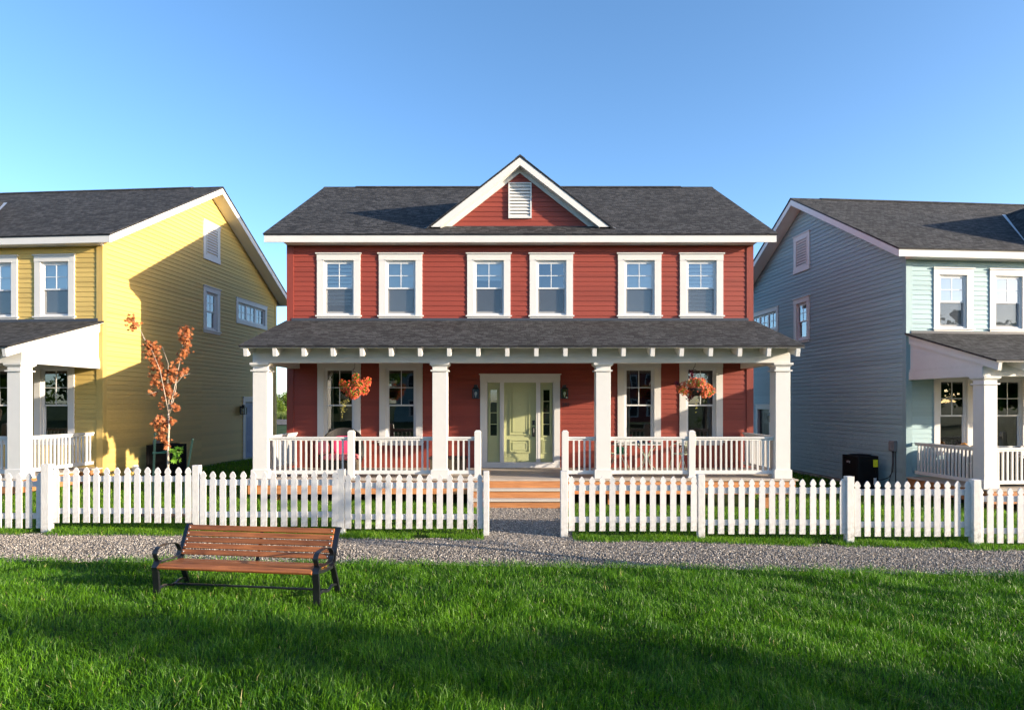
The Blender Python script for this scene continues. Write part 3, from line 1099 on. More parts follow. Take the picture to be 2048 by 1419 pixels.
    MB().lathe([(0, -.006), (.012, -.004), (.012, .004), (0, .006)], 10, (0, .05, 2.19)).build('peephole', M['black'], fd)
    for s in (-1, 1):
        cx = s * .688
        m = MB()
        x0, x1 = cx - .155, cx + .155
        gx0, gx1 = cx - .085, cx + .085
        m.box(x0, gx0, .05, .09, .705, 2.762); m.box(gx1, x1, .05, .09, .705, 2.762)
        m.box(gx0, gx1, .05, .09, .705, 1.385); m.box(gx0, gx1, .05, .09, 2.575, 2.762)
        ring(m, cx - .115, cx + .115, 1.355, 2.605, .03, .028, .0499)
        ring(m, cx - .105, cx + .105, .92, 1.28, .028, .03, .0499)
        m.box(cx - .06, cx + .06, .044, .0499, .965, 1.235)
        for k in (1, 2, 3):
            z = 1.385 + k * 1.19 / 4
            m.box(gx0, gx1, .055, .075, z - .009, z + .009)
        sl_ = m.build('sidelight', M['door'], h)
        MB().face([(gx0, .066, 1.385), (gx1, .066, 1.385), (gx1, .066, 2.575), (gx0, .066, 2.575)]).build('pane', M['glass_low'], sl_)
    for x in (-1.143, 1.143):
        lantern(h, (x, -.017, 0))
    return h

# ---------------------------------------------------------------- ground
def zg(x, y):
    x = np.clip(x, -16, 16)
    xp = np.clip(x, 0, 13)
    return -.0125 * x - .0010 * xp * xp + .012 * np.sin(x * 1.3 + y * .7) * np.cos(y * 1.1 - x * .4)


def zgf(x, y):
    return float(zg(np.array(float(x)), np.array(float(y))))


def sn(x, y, s=1.0, p=0.0):
    return (np.sin(x * 1.7 * s + 1.3 * p + 1.1 * np.sin(y * 1.1 * s + p)) + np.sin(y * 2.1 * s - p + 1.3 * np.sin(x * .9 * s + 2 * p)) + np.sin((x + y) * 1.3 * s + 3 * p)) / 3


def sheet(name, xs, ys, dz, mat, edge=None):
    X, Y = np.meshgrid(xs, ys)
    if edge is not None:
        Y = Y + edge(X, Y)
    Z = zg(X, Y) + dz
    V = np.stack([X, Y, Z], -1).reshape(-1, 3)
    nx, ny = len(xs), len(ys)
    i = np.arange(nx - 1)[None, :] + nx * np.arange(ny - 1)[:, None]
    a, b, c, d = i, i + 1, i + 1 + nx, i + nx
    T = np.concatenate([np.stack([a, b, c], -1).reshape(-1, 3), np.stack([a, c, d], -1).reshape(-1, 3)])
    me = np_mesh(name, V, T, mat)
    me.polygons.foreach_set('use_smooth', [True] * len(me.polygons))
    return link(name, me)


xs = np.concatenate([[-4000, -1500, -500, -200, -90, -50], np.arange(-30, 30.1, .5), [50, 90, 200, 500, 1500, 4000]])
ys = np.concatenate([[-4000, -1500, -500, -200, -90, -50], np.arange(-30, 45.1, .5), [60, 90, 150, 300, 800, 2000, 5000]])
kind(sheet('ground', xs, ys, 0, M['ground']), 'structure')

GF, GB = 8.78, 10.33             # front and back edge of the gravel path


def front_edge(x):
    return GF + .05 * sn(x, x * 0 + 3, 1.1) + .04 * sn(x, x * 0, 4.3, 2) + .03 * np.cos(x * .35)


def back_edge(x):
    return GB + .10 * sn(x, x * 0 + 1, 1.3, 1) + .06 * sn(x, x * 0, 4.7, 5)


px = np.arange(-40, 40.1, .15)
t = np.linspace(0, 1, 13)
Xp, Tp = np.meshgrid(px, t)
Yp = front_edge(Xp) * (1 - Tp) + back_edge(Xp) * Tp
Zp = zg(Xp, Yp) + .012 + .022 * np.sin(np.pi * Tp)
nx, ny = len(px), len(t)
i0 = np.arange(nx - 1)[None, :] + nx * np.arange(ny - 1)[:, None]
T_ = np.concatenate([np.stack([i0, i0 + 1, i0 + 1 + nx], -1).reshape(-1, 3), np.stack([i0, i0 + 1 + nx, i0 + nx], -1).reshape(-1, 3)])
kind(link('gravel_path', np_mesh('gravel_path', np.stack([Xp, Yp, Zp], -1).reshape(-1, 3), T_, M['gravel_bed'])), 'structure')
kind(sheet('entry_walkway', np.linspace(-.46, 1.0, 14), np.linspace(10.25, 13.75, 24), .016, M['gravel_bed']), 'structure')
kind(sheet('back_lane', np.linspace(-60, 60, 60), np.linspace(62, 84, 6), .05, M['gravel_bed']), 'structure')

# crushed stone lying on the path
OCT = np.array([(1, 0, 0), (-1, 0, 0), (0, 1, 0), (0, -1, 0), (0, 0, 1), (0, 0, -1)], float)
OCF = np.array([(0, 2, 4), (2, 1, 4), (1, 3, 4), (3, 0, 4), (2, 0, 5), (1, 2, 5), (3, 1, 5), (0, 3, 5)])


def rot_mats(n, full=True):
    q = rng.normal(size=(n, 4))
    q /= np.linalg.norm(q, axis=1)[:, None]
    w, x, y, z = q.T
    return np.stack([1 - 2 * (y * y + z * z), 2 * (x * y - z * w), 2 * (x * z + y * w),
                     2 * (x * y + z * w), 1 - 2 * (x * x + z * z), 2 * (y * z - x * w),
                     2 * (x * z - y * w), 2 * (y * z + x * w), 1 - 2 * (x * x + y * y)], -1).reshape(n, 3, 3)


def stones(name, P, size):
    n = len(P)
    S = size[:, None, None] * rng.uniform(.55, 1.25, (n, 6, 1)) * rng.uniform(.6, 1.2, (n, 1, 3))
    V = np.einsum('nij,nkj->nki', rot_mats(n), OCT[None] * S) + P[:, None, :]
    T = (OCF[None] + 6 * np.arange(n)[:, None, None]).reshape(-1, 3)
    tint = np.repeat(np.clip(rng.normal(.45, .25, n), 0, 1), 6)
    return np_mesh(name, V.reshape(-1, 3), T, M['stone'], tint)


def gravel(name, n, xr, fn, smin=.0065, smax=.0150):
    x = rng.uniform(*xr, n)
    y = fn(x, rng.uniform(0, 1, n))
    s = rng.uniform(smin, smax, n) * np.where(rng.uniform(size=n) < .06, 1.5, 1)
    tt = np.clip((y - GF) / (GB - GF), 0, 1)
    P = np.stack([x, y, zg(x, y) + .012 + .022 * np.sin(np.pi * tt) * (y < 10.4) + s * .25], -1)
    return link(name, stones(name, P, s))


kind(gravel('gravel', 85000, (-9.4, 9.4), lambda x, u: front_edge(x) - .10 + (back_edge(x) - front_edge(x) + .22) * u), 'stuff')
kind(gravel('walkway_gravel', 18000, (-.50, 1.04), lambda x, u: 10.3 + 3.42 * u), 'stuff')


# ---------------------------------------------------------------- grass
def blades(name, x, y, h, wd, mat, lean=.5, dz=0.0, tint=None, wind=(0, 0)):
    n = len(x)
    z = zg(x, y) + dz
    yaw = rng.uniform(0, 2 * np.pi, n)
    la = rng.uniform(0, 2 * np.pi, n)
    cl = 2.2 * sn(x, y, 2.1, 1) + 1.5 * sn(x, y, .7, 4)
    lx = lean * (rng.uniform(.1, 1.3, n) * np.cos(la) * .9 + .3 * np.cos(cl * 2)) + wind[0]
    ly = lean * (rng.uniform(.1, 1.3, n) * np.sin(la) * .9 + .3 * np.sin(cl * 2)) + wind[1]
    B = np.stack([x, y, z], -1)
    sd = np.stack([np.cos(yaw), np.sin(yaw), 0 * x], -1) * wd[:, None] / 2
    up = np.stack([lx * .35, ly * .35, np.ones(n)], -1) * (h * .55)[:, None]
    tip = np.stack([lx, ly, np.clip(1 - .35 * (lx * lx + ly * ly), .35, 1)], -1) * h[:, None]
    V = np.stack([B - sd, B + sd, B + up - sd * .8, B + up + sd * .8, B + tip], 1).reshape(-1, 3)
    o = 5 * np.arange(n)[:, None, None]
    T = (np.array([(0, 1, 3), (0, 3, 2), (2, 3, 4)])[None] + o).reshape(-1, 3)
    if tint is None:
        tint = np.clip(.42 + .22 * sn(x, y, 1.2, 2) + .16 * sn(x, y, 4, 3) + rng.normal(0, .3, n), 0, 1)
    tint = np.where(rng.uniform(size=n) < .006, 1.6, tint)
    me = np_mesh(name, V, T, mat, np.repeat(tint, 5))
    return link(name, me)


def scatter(n, x0, x1, y0, y1):
    return rng.uniform(x0, x1, n), rng.uniform(y0, y1, n)


n = 430000
u = rng.uniform(0, 1, n)
y = 3.6 + (9.0 - 3.6) * u ** 1.12
x = rng.uniform(-1, 1, n) * (y * .83 + 3.2)
keep = (y < front_edge(x) + .05 * rng.normal(0, 1, n) ** 2 - .02)
x, y = x[keep], y[keep]
n = len(x)
hh = (.063 + .022 * sn(x, y, 1.6, 2) + .026 * sn(x, y, 5.5, 1)) * rng.uniform(.4, 1.6, n)
kind(blades('lawn_grass', x, y, np.clip(hh, .018, .16), rng.uniform(.0032, .0066, n), M['grass'], lean=.8), 'stuff')

# yards behind the fence
def yard(name, n, x0, x1, y0, y1, hmin, hmax, w, keepf=None):
    x, y = scatter(n, x0, x1, y0, y1)
    if keepf is not None:
        k = keepf(x, y)
        x, y = x[k], y[k]
    n = len(x)
    h = rng.uniform(hmin, hmax, n) * (1 + .35 * sn(x, y, 1.4, 2))
    return kind(blades(name, x, y, h, rng.uniform(w * .7, w * 1.3, n), M['yard'], lean=.55), 'stuff')


offwalk = lambda x, y: (x < -.46) | (x > 1.0)
mulch_c = (-6.55, 12.3)
yard('yard_grass', 120000, -13, 13, 10.72, 14.15, .035, .085, .0075, lambda x, y: offwalk(x, y) & (((x - mulch_c[0]) / .62) ** 2 + ((y - mulch_c[1]) / .42) ** 2 > 1))
yard('side_yard_grass', 36000, -11.2, -5.6, 14.1, 30, .05, .10, .013)
yard('side_yard_grass', 36000, 5.9, 11.2, 14.1, 30, .05, .10, .013)
nn = 30000
x = rng.uniform(-10.5, 10.5, nn)
y = rng.uniform(0, 1, nn)
be = back_edge(x)
y = be - .06 + (10.78 - be + .06) * y ** .8
k = offwalk(x, y) & (sn(x, x * 0, 2.3, 7) + .5 * sn(x, y, 6, 1) > -.75)
x, y = x[k], y[k]
nn = len(x)
kind(blades('fence_line_grass', x, y, rng.uniform(.04, .10, nn) * (1 + .4 * sn(x, y, 3, 2)), rng.uniform(.005, .009, nn), M['yard'], lean=.75), 'stuff')

# mulch ring round the sapling
m = MB()
c = (mulch_c[0], mulch_c[1], zgf(*mulch_c) + .02)
prev = None
ringp = [(c[0] + .66 * (1 + .08 * math.sin(3 * a)) * math.cos(a), c[1] + .46 * (1 + .08 * math.cos(4 * a)) * math.sin(a), zgf(c[0] + .66 * math.cos(a), c[1] + .46 * math.sin(a)) + .008) for a in [2 * math.pi * k / 28 for k in range(28)]]
for k in range(28):
    m.face([c, ringp[k], ringp[(k + 1) % 28]])
kind(m.build('mulch_bed', M['mulch']), 'stuff')

# ---------------------------------------------------------------- houses
WB = lambda z, s: (z, s)
B_RED = (WB(4.82, True), WB(4.56, False), WB(5.45, False), None, WB(4.66, False), WB(4.60, True))
B_YEL = (None, None, None, WB(5.2, False), WB(4.55, False), WB(4.6, False))
B_BLU = (WB(4.62, False), WB(4.62, False), None, None, None, None)
red = house('house', 'red clapboard house with white porch columns and sage green front door', (.21, 16.75, 0), 0, M['red'], M['red_board'], -1, M['door_blue'], B_RED)
yel = house('house', 'yellow clapboard house standing beyond the orange leaved sapling', (-16.66, 17.316, 0), R(-5), M['yellow'], M['yellow_board'], 1, M['door_blue'], B_YEL)
blu = house('house', 'pale blue clapboard house standing behind the black outdoor cooling unit with yellow sticker', (16.46, 17.66, -.28), R(5.2), M['blue'], M['blue_board'], -1, M['black'], B_BLU)
for o_ in (red, yel, blu):
    o_['group'] = 'gabled clapboard houses in a row'
link('house_number', text_mesh('292', .125, M['black'], .006, 'house_number'), red, (1.185, -.026, 2.15))
# dryer vent low on the yellow side wall
m = MB()
m.box(-.09, .09, -.05, .0, .33, .51)
m.hull([(-.09, -.05, .33), (.09, -.05, .33), (.09, -.05, .51), (-.09, -.05, .51), (-.09, -.16, .35), (.09, -.16, .35)],
       [(0, 1, 5, 4), (1, 2, 5), (0, 4, 3), (4, 5, 2, 3)])
m.build('dryer_vent', M['white'], yel, (W + .017, 1.2, 0), R(90))

# ---------------------------------------------------------------- picket fence
FY = 10.70
PK_H = .905


def picket_mesh(hgt):
    def mk():
        w, H = .049, hgt
        right = [(w, 0), (w, H - .134), (w * .80, H - .126), (w * .66, H - .116), (w * .68, H - .106), (w * .90, H - .095), (w * 1.0, H - .084), (w * .96, H - .068), (w * .78, H - .044), (w * .52, H - .022), (w * .22, H - .006), (w * .05, H), (0, H + .001)]
        poly = right + [(-a, b) for a, b in right[-2::-1]]
        return MB().prism([(a, -.010, b) for a, b in poly], (0, .020, 0)).mesh('picket', M['fence'])
    return cached(('picket', round(hgt, 2)), mk)


def fence(label, posts, panels):
    x0 = wx(posts[0][0], FY)
    f = thing('picket_fence', label, 'fence', (x0, FY, 0))
    for p in posts:
        pxc, top, dy, w = p
        X = wx(pxc, FY)
        zt = wz(top, FY)
        mb = MB().box(-w, w, -w, w, -.3, zt)
        mb.build('fence_post', M['fence_post'], f, (X - x0, dy, 0), random.uniform(-.02, .02), bevel=.006)
    for first, n, sp, top, bot, r1, r2, xl, xr in panels:
        zt, zb = wz(top, FY), wz(bot, FY)
        a, b = wx(xl, FY) - x0, wx(xr, FY) - x0
        m = MB()
        for (q0, q1) in (r1, r2):
            m.box(a, b, .011, .046, wz(q1, FY), wz(q0, FY))
        pn = m.build('fence_panel', M['fence'], f, (0, 0, 0), bevel=.003)
        for i in range(n):
            jz, jx = random.uniform(-.004, .004), random.uniform(-.004, .004)
            pk = link('picket', picket_mesh(zt - zb), pn, (wx(first + i * sp, FY) - x0 + jx, 0, zb + jz))
            pk.rotation_euler = (0, random.uniform(-.006, .006), random.uniform(-.04, .04))
    return f


PW = .057
fence('white picket fence running left from the gate gap, in front of the yellow house',
      [(-198, 930, .06, PW), (97.5, 927, -.03, .066), (391, 930, .05, PW), (682, 938, .05, PW), (972.5, 941, .0, .047)],
      [(-189, 14, 20.6, 945, 1055.5, (962, 973), (1026, 1037), -192, 90),
       (111.6, 14, 20.4, 934, 1044.5, (952, 963), (1016, 1027), 103, 386),
       (405.6, 14, 20.3, 942, 1052, (959, 970), (1023, 1034), 397, 677),
       (696, 14, 20.35, 947.5, 1056.5, (964.5, 976), (1028, 1038.5), 688, 969)])
fence('white picket fence running right from the gate gap, in front of the blue house',
      [(1128, 941, .0, .060), (1403, 948, .05, PW), (1699, 952, .02, .06), (1948, 958, -.02, .063), (2242, 972, .05, PW)],
      [(1143.7, 13, 20.27, 952, 1061, (970, 981), (1033, 1044.5), 1133, 1398),
       (1422.2, 14, 20.3, 957.5, 1067, (975, 986.5), (1039, 1050), 1410, 1693),
       (1715, 12, 20.0, 961, 1072, (978.5, 990), (1043, 1054.5), 1707, 1942),
       (1960.3, 14, 20.2, 975, 1085, (992, 1003), (1056, 1067), 1955, 2238)])
# dead vine hanging on the gate end of the left fence
m = MB()
for s in range(2):
    pts = []
    for k in range(16):
        z = wz(985, FY) - (wz(985, FY) + .0) * k / 15
        pts.append((wx(948, FY) + .03 * s + .05 * math.sin(k * .9 + s * 2), FY - .03 + .015 * math.sin(k * 1.7 + s), max(z + .01 * s, .01)))
    m.tube(pts, .0018, 5)
tag(m.build('wire', M['wire']), 'thin pale wire dangling on the picket fence beside the gate gap', 'wire')

# ---------------------------------------------------------------- bench
by, bx = 6.91, -2.10
bth = R(-8)
bl = 1.88
borg = (bx - bl * math.cos(bth), by - bl * math.sin(bth) , 0)
bench = thing('park_bench', 'brown slatted wooden bench with black iron arms and legs on the lawn', 'bench', (borg[0], borg[1], zgf(-3, 7.1) - .03), bth)


def bez(pts, n=6):
    """Catmull-Rom through (y, z) points."""
    P = [pts[0]] + list(pts) + [pts[-1]]
    out = []
    for i in range(1, len(P) - 2):
        for k in range(n):
            t = k / n
            p0, p1, p2, p3 = P[i - 1], P[i], P[i + 1], P[i + 2]
            out.append(tuple(.5 * ((2 * p1[d]) + (-p0[d] + p2[d]) * t + (2 * p0[d] - 5 * p1[d] + 4 * p2[d] - p3[d]) * t * t + (-p0[d] + 3 * p1[d] - 3 * p2[d] + p3[d]) * t ** 3) for d in range(2)))
    out.append(tuple(pts[-1]))
    return out


def bench_end():
    m = MB()
    hw = .036
    m.flat_sweep(bez([(.02, -.02), (.015, .20), (.0, .34), (-.005, .40), (.05, .455)]), -hw, hw, .030)          # front leg
    m.box(-.010, .010, .005, .035, .0, .36)
    m.flat_sweep(bez([(.05, .43), (.005, .49), (-.012, .55), (.03, .60), (.13, .615), (.26, .61), (.36, .575), (.405, .51), (.385, .45), (.30, .43), (.18, .435), (.07, .44)]), -.027, .027, .010)  # arm loop
    m.flat_sweep(bez([(.02, .40), (.20, .375), (.40, .37), (.44, .42)]), -.018, .018, .035)                     # seat rail
    m.flat_sweep(bez([(.43, .40), (.47, .52), (.53, .66), (.575, .745), (.60, .765), (.615, .75)]), -.030, .030, .022)   # back upright
    m.flat_sweep(bez([(.41, .39), (.47, .28), (.55, .10), (.585, -.02)]), -.030, .030, .028)                    # back leg
    m.flat_sweep(bez([(.03, .13), (.15, .155), (.30, .12), (.42, .15), (.53, .13)]), -.012, .012, .022)         # foot rail
    return m.mesh('end_frame', M['black_gloss'])


em = bench_end()
for X_ in (.0, bl):
    link('end_frame', em, bench, (X_, 0, 0), 0, .003)


def slat(y, z, tilt, w=.072, t=.030, x0=.035, x1=bl - .035):
    m = MB().box(x0, x1, -w / 2, w / 2, -t / 2, t / 2)
    o = m.build('slat', M['bench_wood'], bench, (0, y, z), 0, .007)
    o.rotation_euler = (tilt, 0, 0)
    return o


for k, (yy, zz, tl) in enumerate(((-.005, .405, .5), (.085, .413, .03), (.170, .405, -.06), (.255, .400, -.06), (.340, .397, -.06))):
    slat(yy, zz, tl, .067)
for k in range(5):
    f = k / 4
    yy, zz = .418 + .125 * f, .475 + .262 * f
    s = slat(yy, zz, R(66), .062, .024, .028, bl - .028)
    mb = MB()
    for X_ in (.052, bl - .052):
        mb.lathe([(.008, .0), (.007, .003), (0, .004)], 8, (X_, 0, .012))
    mb.build('bolt', M['bolt'], s)
MB().flat_sweep([(.02, .372), (.40, .36), (.455, .40), (.53, .60), (.565, .72)], -.018, .018, .010).build('brace', M['black_gloss'], bench, (bl * .5, .018, .0))
MB().tube([(.0, .30, .13), (bl, .30, .13)], .013, 10).build('stretcher', M['black_gloss'], bench)

# ---------------------------------------------------------------- foliage helpers
DIA = np.array([(-.5, 0, 0), (0, -.28, .06), (.5, 0, 0), (0, .28, .06)], float)
DIF = np.array([(0, 1, 2), (0, 2, 3)])
_ang = [90, 64, 40, 18, -20, -50, -90, -130, -160, 162, 140, 116]
_rad = [.62, .26, .50, .22, .46, .20, .30, .20, .46, .22, .50, .26]
MAP = np.array([(0, 0, .0)] + [(r * math.cos(R(a)), r * math.sin(R(a)), -.10 * (r > .4)) for a, r in zip(_ang, _rad)], float)
MAF = np.array([(0, k + 1, (k + 1) % 12 + 1) for k in range(12)])
PET = np.array([(0, 0, -.08)] + [(rr * math.cos(R(a)), rr * math.sin(R(a)), .05) for a, rr in zip(range(0, 360, 36), [.5, .28] * 5)], float)
PEF = np.array([(0, k + 1, (k + 1) % 10 + 1) for k in range(10)])


def leaf_mesh(name, P, size, mat, tint=None, tmpl=(DIA, DIF), face=None):
    P = np.asarray(P, float)
    n = len(P)
    Tm, Tf = tmpl
    k = len(Tm)
    sz = size * rng.uniform(.65, 1.3, n)
    Rm = rot_mats(n)
    if face is not None:      # turn every leaf's axis roughly towards 'face' directions
        fz = np.asarray(face, float) + rng.normal(0, .45, (n, 3))
        fz /= np.linalg.norm(fz, axis=1)[:, None]
        a = rng.normal(size=(n, 3))
        fx = np.cross(a, fz); fx /= np.linalg.norm(fx, axis=1)[:, None]
        fy = np.cross(fz, fx)
        Rm = np.stack([fx, fy, fz], -1)
    V = np.einsum('nij,kj->nki', Rm, Tm) * sz[:, None, None] + P[:, None, :]
    T = (Tf[None] + k * np.arange(n)[:, None, None]).reshape(-1, 3)
    if tint is None:
        tint = np.clip(rng.normal(.5, .28, n), 0, 1)
    return np_mesh(name, V.reshape(-1, 3), T, mat, np.repeat(tint, k))


def clumps(n, centers, radii, squash=(1, 1, 1), shell=.5):
    c = np.asarray(centers, float)
    r = np.asarray(radii, float)
    w = r ** 2
    i = rng.choice(len(c), n, p=w / w.sum())
    d = rng.normal(size=(n, 3))
    d /= np.linalg.norm(d, axis=1)[:, None]
    rad = r[i] * rng.uniform(shell, 1.0, n) ** .7
    return c[i] + d * rad[:, None] * np.array(squash)


# ---------------------------------------------------------------- young maple with stakes
SY = 12.3
sx0 = wx(337, SY)
tree = thing('young_maple_tree', 'young maple with sparse orange brown leaves in front of the yellow wall', 'tree', (sx0, SY, zgf(sx0, SY)))
gz = zgf(sx0, SY)


def tp(px_, py_, dy=0):
    return Vector((wx(px_, SY) - sx0, dy, wz(py_, SY) - gz))


m = MB()
m.tube([(0, 0, -.1), tp(336.5, 960), tp(336, 900), tp(338, 850), tp(337, 826)], [.026, .022, .020, .018, .016], 10)
m.build('trunk', M['bark'], tree, smooth=True)
branches = [[(337, 828), (347, 785), (356, 742), (364, 700), (371, 655)], [(337, 828), (333, 795), (326, 765), (322, 725), (305, 690)],
            [(337, 826), (336, 795), (330, 740), (318, 700)], [(305, 692), (290, 680), (283, 665), (266, 635)], [(337, 828), (342, 800), (343, 775), (340, 740)],
            [(337, 834), (346, 822), (355, 812)], [(338, 850), (332, 842), (320, 838)], [(336, 905), (346, 903), (354, 905)], [(322, 780), (312, 785), (303, 790)],
            [(322, 760), (311, 768)], [(350, 770), (360, 752), (372, 745)]]
for k, b in enumerate(branches):
    pts = [tp(a, c, .10 * math.sin(k * 2.1) * j) for j, (a, c) in enumerate(b)]
    r0 = .010 if k < 5 else .006
    MB().tube(pts, [r0 * (1 - .7 * j / (len(pts) - 1)) for j in range(len(pts))], 6).build('branch', M['bark'], tree, smooth=True)
LC = [(266, 640, 11, 40), (264, 653, 9, 26), (272, 647, 8, 20), (301, 690, 13, 60), (309, 700, 14, 80), (300, 706, 11, 40), (312, 722, 15, 90), (318, 738, 13, 60), (308, 755, 11, 40), (316, 768, 12, 46), (306, 785, 8, 24), (326, 752, 10, 40),
      (335, 775, 11, 60), (341, 787, 10, 44), (328, 800, 8, 22), (324, 812, 7, 12), (371, 662, 11, 60), (368, 676, 12, 62), (375, 683, 9, 30), (372, 700, 11, 46), (366, 710, 8, 24), (358, 722, 10, 32), (348, 742, 12, 50), (338, 745, 10, 36),
      (366, 745, 8, 22), (372, 738, 6, 12), (347, 758, 9, 26), (352, 816, 7, 26), (346, 808, 5, 10), (322, 838, 10, 56), (316, 846, 9, 40), (325, 858, 10, 56), (320, 872, 9, 40), (330, 882, 9, 50), (335, 890, 6, 18), (345, 842, 7, 22), (332, 845, 7, 26)]
pts = []
for a, c, r, n_ in LC:
    q = tp(a, c)
    d = rng.normal(size=(int(n_ * .70), 3)) * .48
    pts.append(np.array(q)[None] + d * r * SY / F * np.array([1, 1.1, 1]))
pts = np.concatenate(pts)
link('crown', leaf_mesh('crown', pts, .074, M['maple'], None, (MAP, MAF), np.array([[.6, -.6, .25]])), tree)
q = [np.array(tp(354, 908)), np.array(tp(346, 903)), np.array(tp(357, 900)), np.array(tp(350, 918))]
gp = np.concatenate([c_[None] + rng.normal(size=(7, 3)) * .045 for c_ in q])
link('sprout', leaf_mesh('sprout', gp, .11, M['green_leaf'], None, (MAP, MAF), np.array([[.3, -.8, .4]])), tree)
for (p0, p1, lb) in (((304, 1016), (309, 866), 'green steel tree stake standing left of the young maple trunk'), ((363, 1000), (384.5, 877), 'leaning green steel tree stake right of the young maple trunk')):
    Yb = 12.9
    a = Vector((wx(p0[0], Yb), Yb, wz(p0[1], Yb) - .1)); b = Vector((wx(p1[0], Yb), Yb + .02, wz(p1[1], Yb)))
    s_ = thing('tree_stake', lb, 'stake', a, 0, 'steel stakes beside the young maple')
    d_ = b - a
    m = MB().bar((0, 0, 0), d_, .042, .006, (0, 1, 0)).bar(Vector((0, .012, 0)), d_ + Vector((0, .012, 0)), .006, .024, (0, 1, 0))
    for k in range(9):
        p = d_ * (.3 + .075 * k)
        m.box(p.x - .006, p.x + .006, p.y - .016, p.y - .003, p.z - .006, p.z + .006)
    so = m.build('stake_post', M['stake'], s_)
    MB().tube([d_ * .985, d_ * 1.0], .026, 8).build('stake_cap', M['stake'], s_)
m = MB()
m.tube([(wx(306, 12.9) + .02, 12.86, wz(903, 12.9)), (wx(318, 12.6), 12.55, wz(904, 12.6)), (wx(331, 12.4), 12.42, wz(902, 12.4)), (wx(338, 12.3), 12.27, wz(902, 12.3)), (wx(332, 12.4), 12.36, wz(905, 12.4)), (wx(306, 12.9), 12.88, wz(906, 12.9))], .007, 6)
tag(m.build('tree_tie', M['tie']), 'thin green tie from the left stake round the maple trunk', 'tie')


# ---------------------------------------------------------------- outdoor units
def ac_unit(label, loc, rz, w, d, hgt, marks):
    t = thing('cooling_unit', label, 'cooling unit', loc, rz, 'black outdoor cooling units')
    m = MB()
    m.box(-w / 2 + .02, w / 2 - .02, -d / 2 + .02, d / 2 - .02, .06, hgt - .05)
    m.box(-w / 2, w / 2, -d / 2, d / 2, hgt - .06, hgt)
    m.box(-w / 2, w / 2, -d / 2, d / 2, .0, .06)
    for sx in (-1, 1):
        for sy in (-1, 1):
            m.box(sx * (w / 2 - .04) - .04, sx * (w / 2 - .04) + .04, sy * (d / 2 - .04) - .04, sy * (d / 2 - .04) + .04, .06, hgt - .06)
    m.build('cabinet', M['unit_black'], t, bevel=.008)
    m = MB()
    n_ = int((hgt - .16) / .036)
    for i in range(n_):
        z = .09 + i * .036
        for s in (-1, 1):
            m.prism([(-w / 2 + .08, s * (d / 2 - .021), z + .012), (-w / 2 + .08, s * (d / 2 - .001), z), (-w / 2 + .08, s * (d / 2 - .003), z + .016)], (w - .16, 0, 0))
            m.prism([(s * (w / 2 - .021), -d / 2 + .08, z + .012), (s * (w / 2 - .001), -d / 2 + .08, z), (s * (w / 2 - .003), -d / 2 + .08, z + .016)], (0, d - .16, 0))
    m.build('louvre', M['unit_black'], t)
    m = MB()
    for k in range(1, 9):
        r_ = k * min(w, d) * .056
        m.tube([(r_ * math.cos(a), r_ * math.sin(a), hgt + .02 - .02 * (k / 8) ** 2) for a in [2 * math.pi * q_ / 24 for q_ in range(25)]], .004, 4, False)
    m.lathe([(min(w, d) * .46, 0), (min(w, d) * .46, .018), (min(w, d) * .44, .02)], 24, (0, 0, hgt))
    m.build('fan_grille', M['unit_black'], t)
    MB().box(-w / 2 - .06, w / 2 + .06, -d / 2 - .06, d / 2 + .06, -.25, -.001).build('pad', M['concrete'], t)
    if marks:
        MB().box(w / 2 - .16, w / 2 - .025, -d / 2 - .010, -d / 2 - .002, hgt - .30, hgt - .10).build('energy_label', M['yellow_label'], t)
        MB().box(w / 2 - .15, w / 2 - .07, -d / 2 - .010, -d / 2 - .002, hgt - .78, hgt - .60).build('rating_sticker', M['vinyl'], t)
        me = text_mesh('STYE', .075, M['vinyl'], .002, 'badge')
        link('badge', me, t, (-w / 2 - .010, .05, hgt - .21), R(-90))
    return t


ac_unit('black cooling unit half hidden by the young maple, against the yellow wall', (-9.86, 18.42, .12), R(-5), .74, .74, .94, False)
ac_unit('black cooling unit with yellow sticker against the pale blue wall', (9.74, 18.05, -.20), R(5.2), .60, .72, .98, True)


def meter_box(label, loc, rz, w, hgt, cables):
    t = thing('disconnect_box', label, 'electrical box', loc, rz)
    MB().box(-w / 2, w / 2, -.10, 0, 0, hgt).build('box_body', M['grey_box'], t, bevel=.006)
    MB().box(-w / 2 + .02, w / 2 - .05, -.125, -.1005, .03, hgt - .02).build('cover', M['grey_box'], t, bevel=.006)
    for c_ in cables:
        MB().tube(c_, .011, 8).build('cable', M['black'], t, smooth=True)
    return t


cth, sth = math.cos(R(5.2)), math.sin(R(5.2))
bo = Vector((16.46, 17.66, -.28))
def blw(x, y, z):
    return Vector((bo.x + cth * x - sth * y, bo.y + sth * x + cth * y, bo.z + z))
meter_box('small grey electrical box with hanging cables near the corner of the blue wall', blw(-6.04, .43, 1.21), R(5.2 - 90), .20, .28,
          [[(-.02, -.05, 0), (-.02, -.05, -.35), (-.05, -.06, -.62), (-.12, -.08, -.85), (-.22, -.12, -1.0)],
           [(.03, -.05, 0), (.03, -.05, -.30), (.02, -.07, -.55), (-.06, -.12, -.72), (-.2, -.2, -.80), (-.38, -.3, -.82)],
           [(.07, -.03, 0), (.08, -.03, -.5), (.07, -.03, -1.15)]])
cth2, sth2 = math.cos(R(-5)), math.sin(R(-5))
meter_box('grey electrical box on the yellow wall behind the young maple', (-16.66 + cth2 * 6.04 - sth2 * 2.1, 17.316 + sth2 * 6.04 + cth2 * 2.1, .86), R(85), .20, .30, [[(.0, -.05, 0), (.0, -.05, -.8)]])

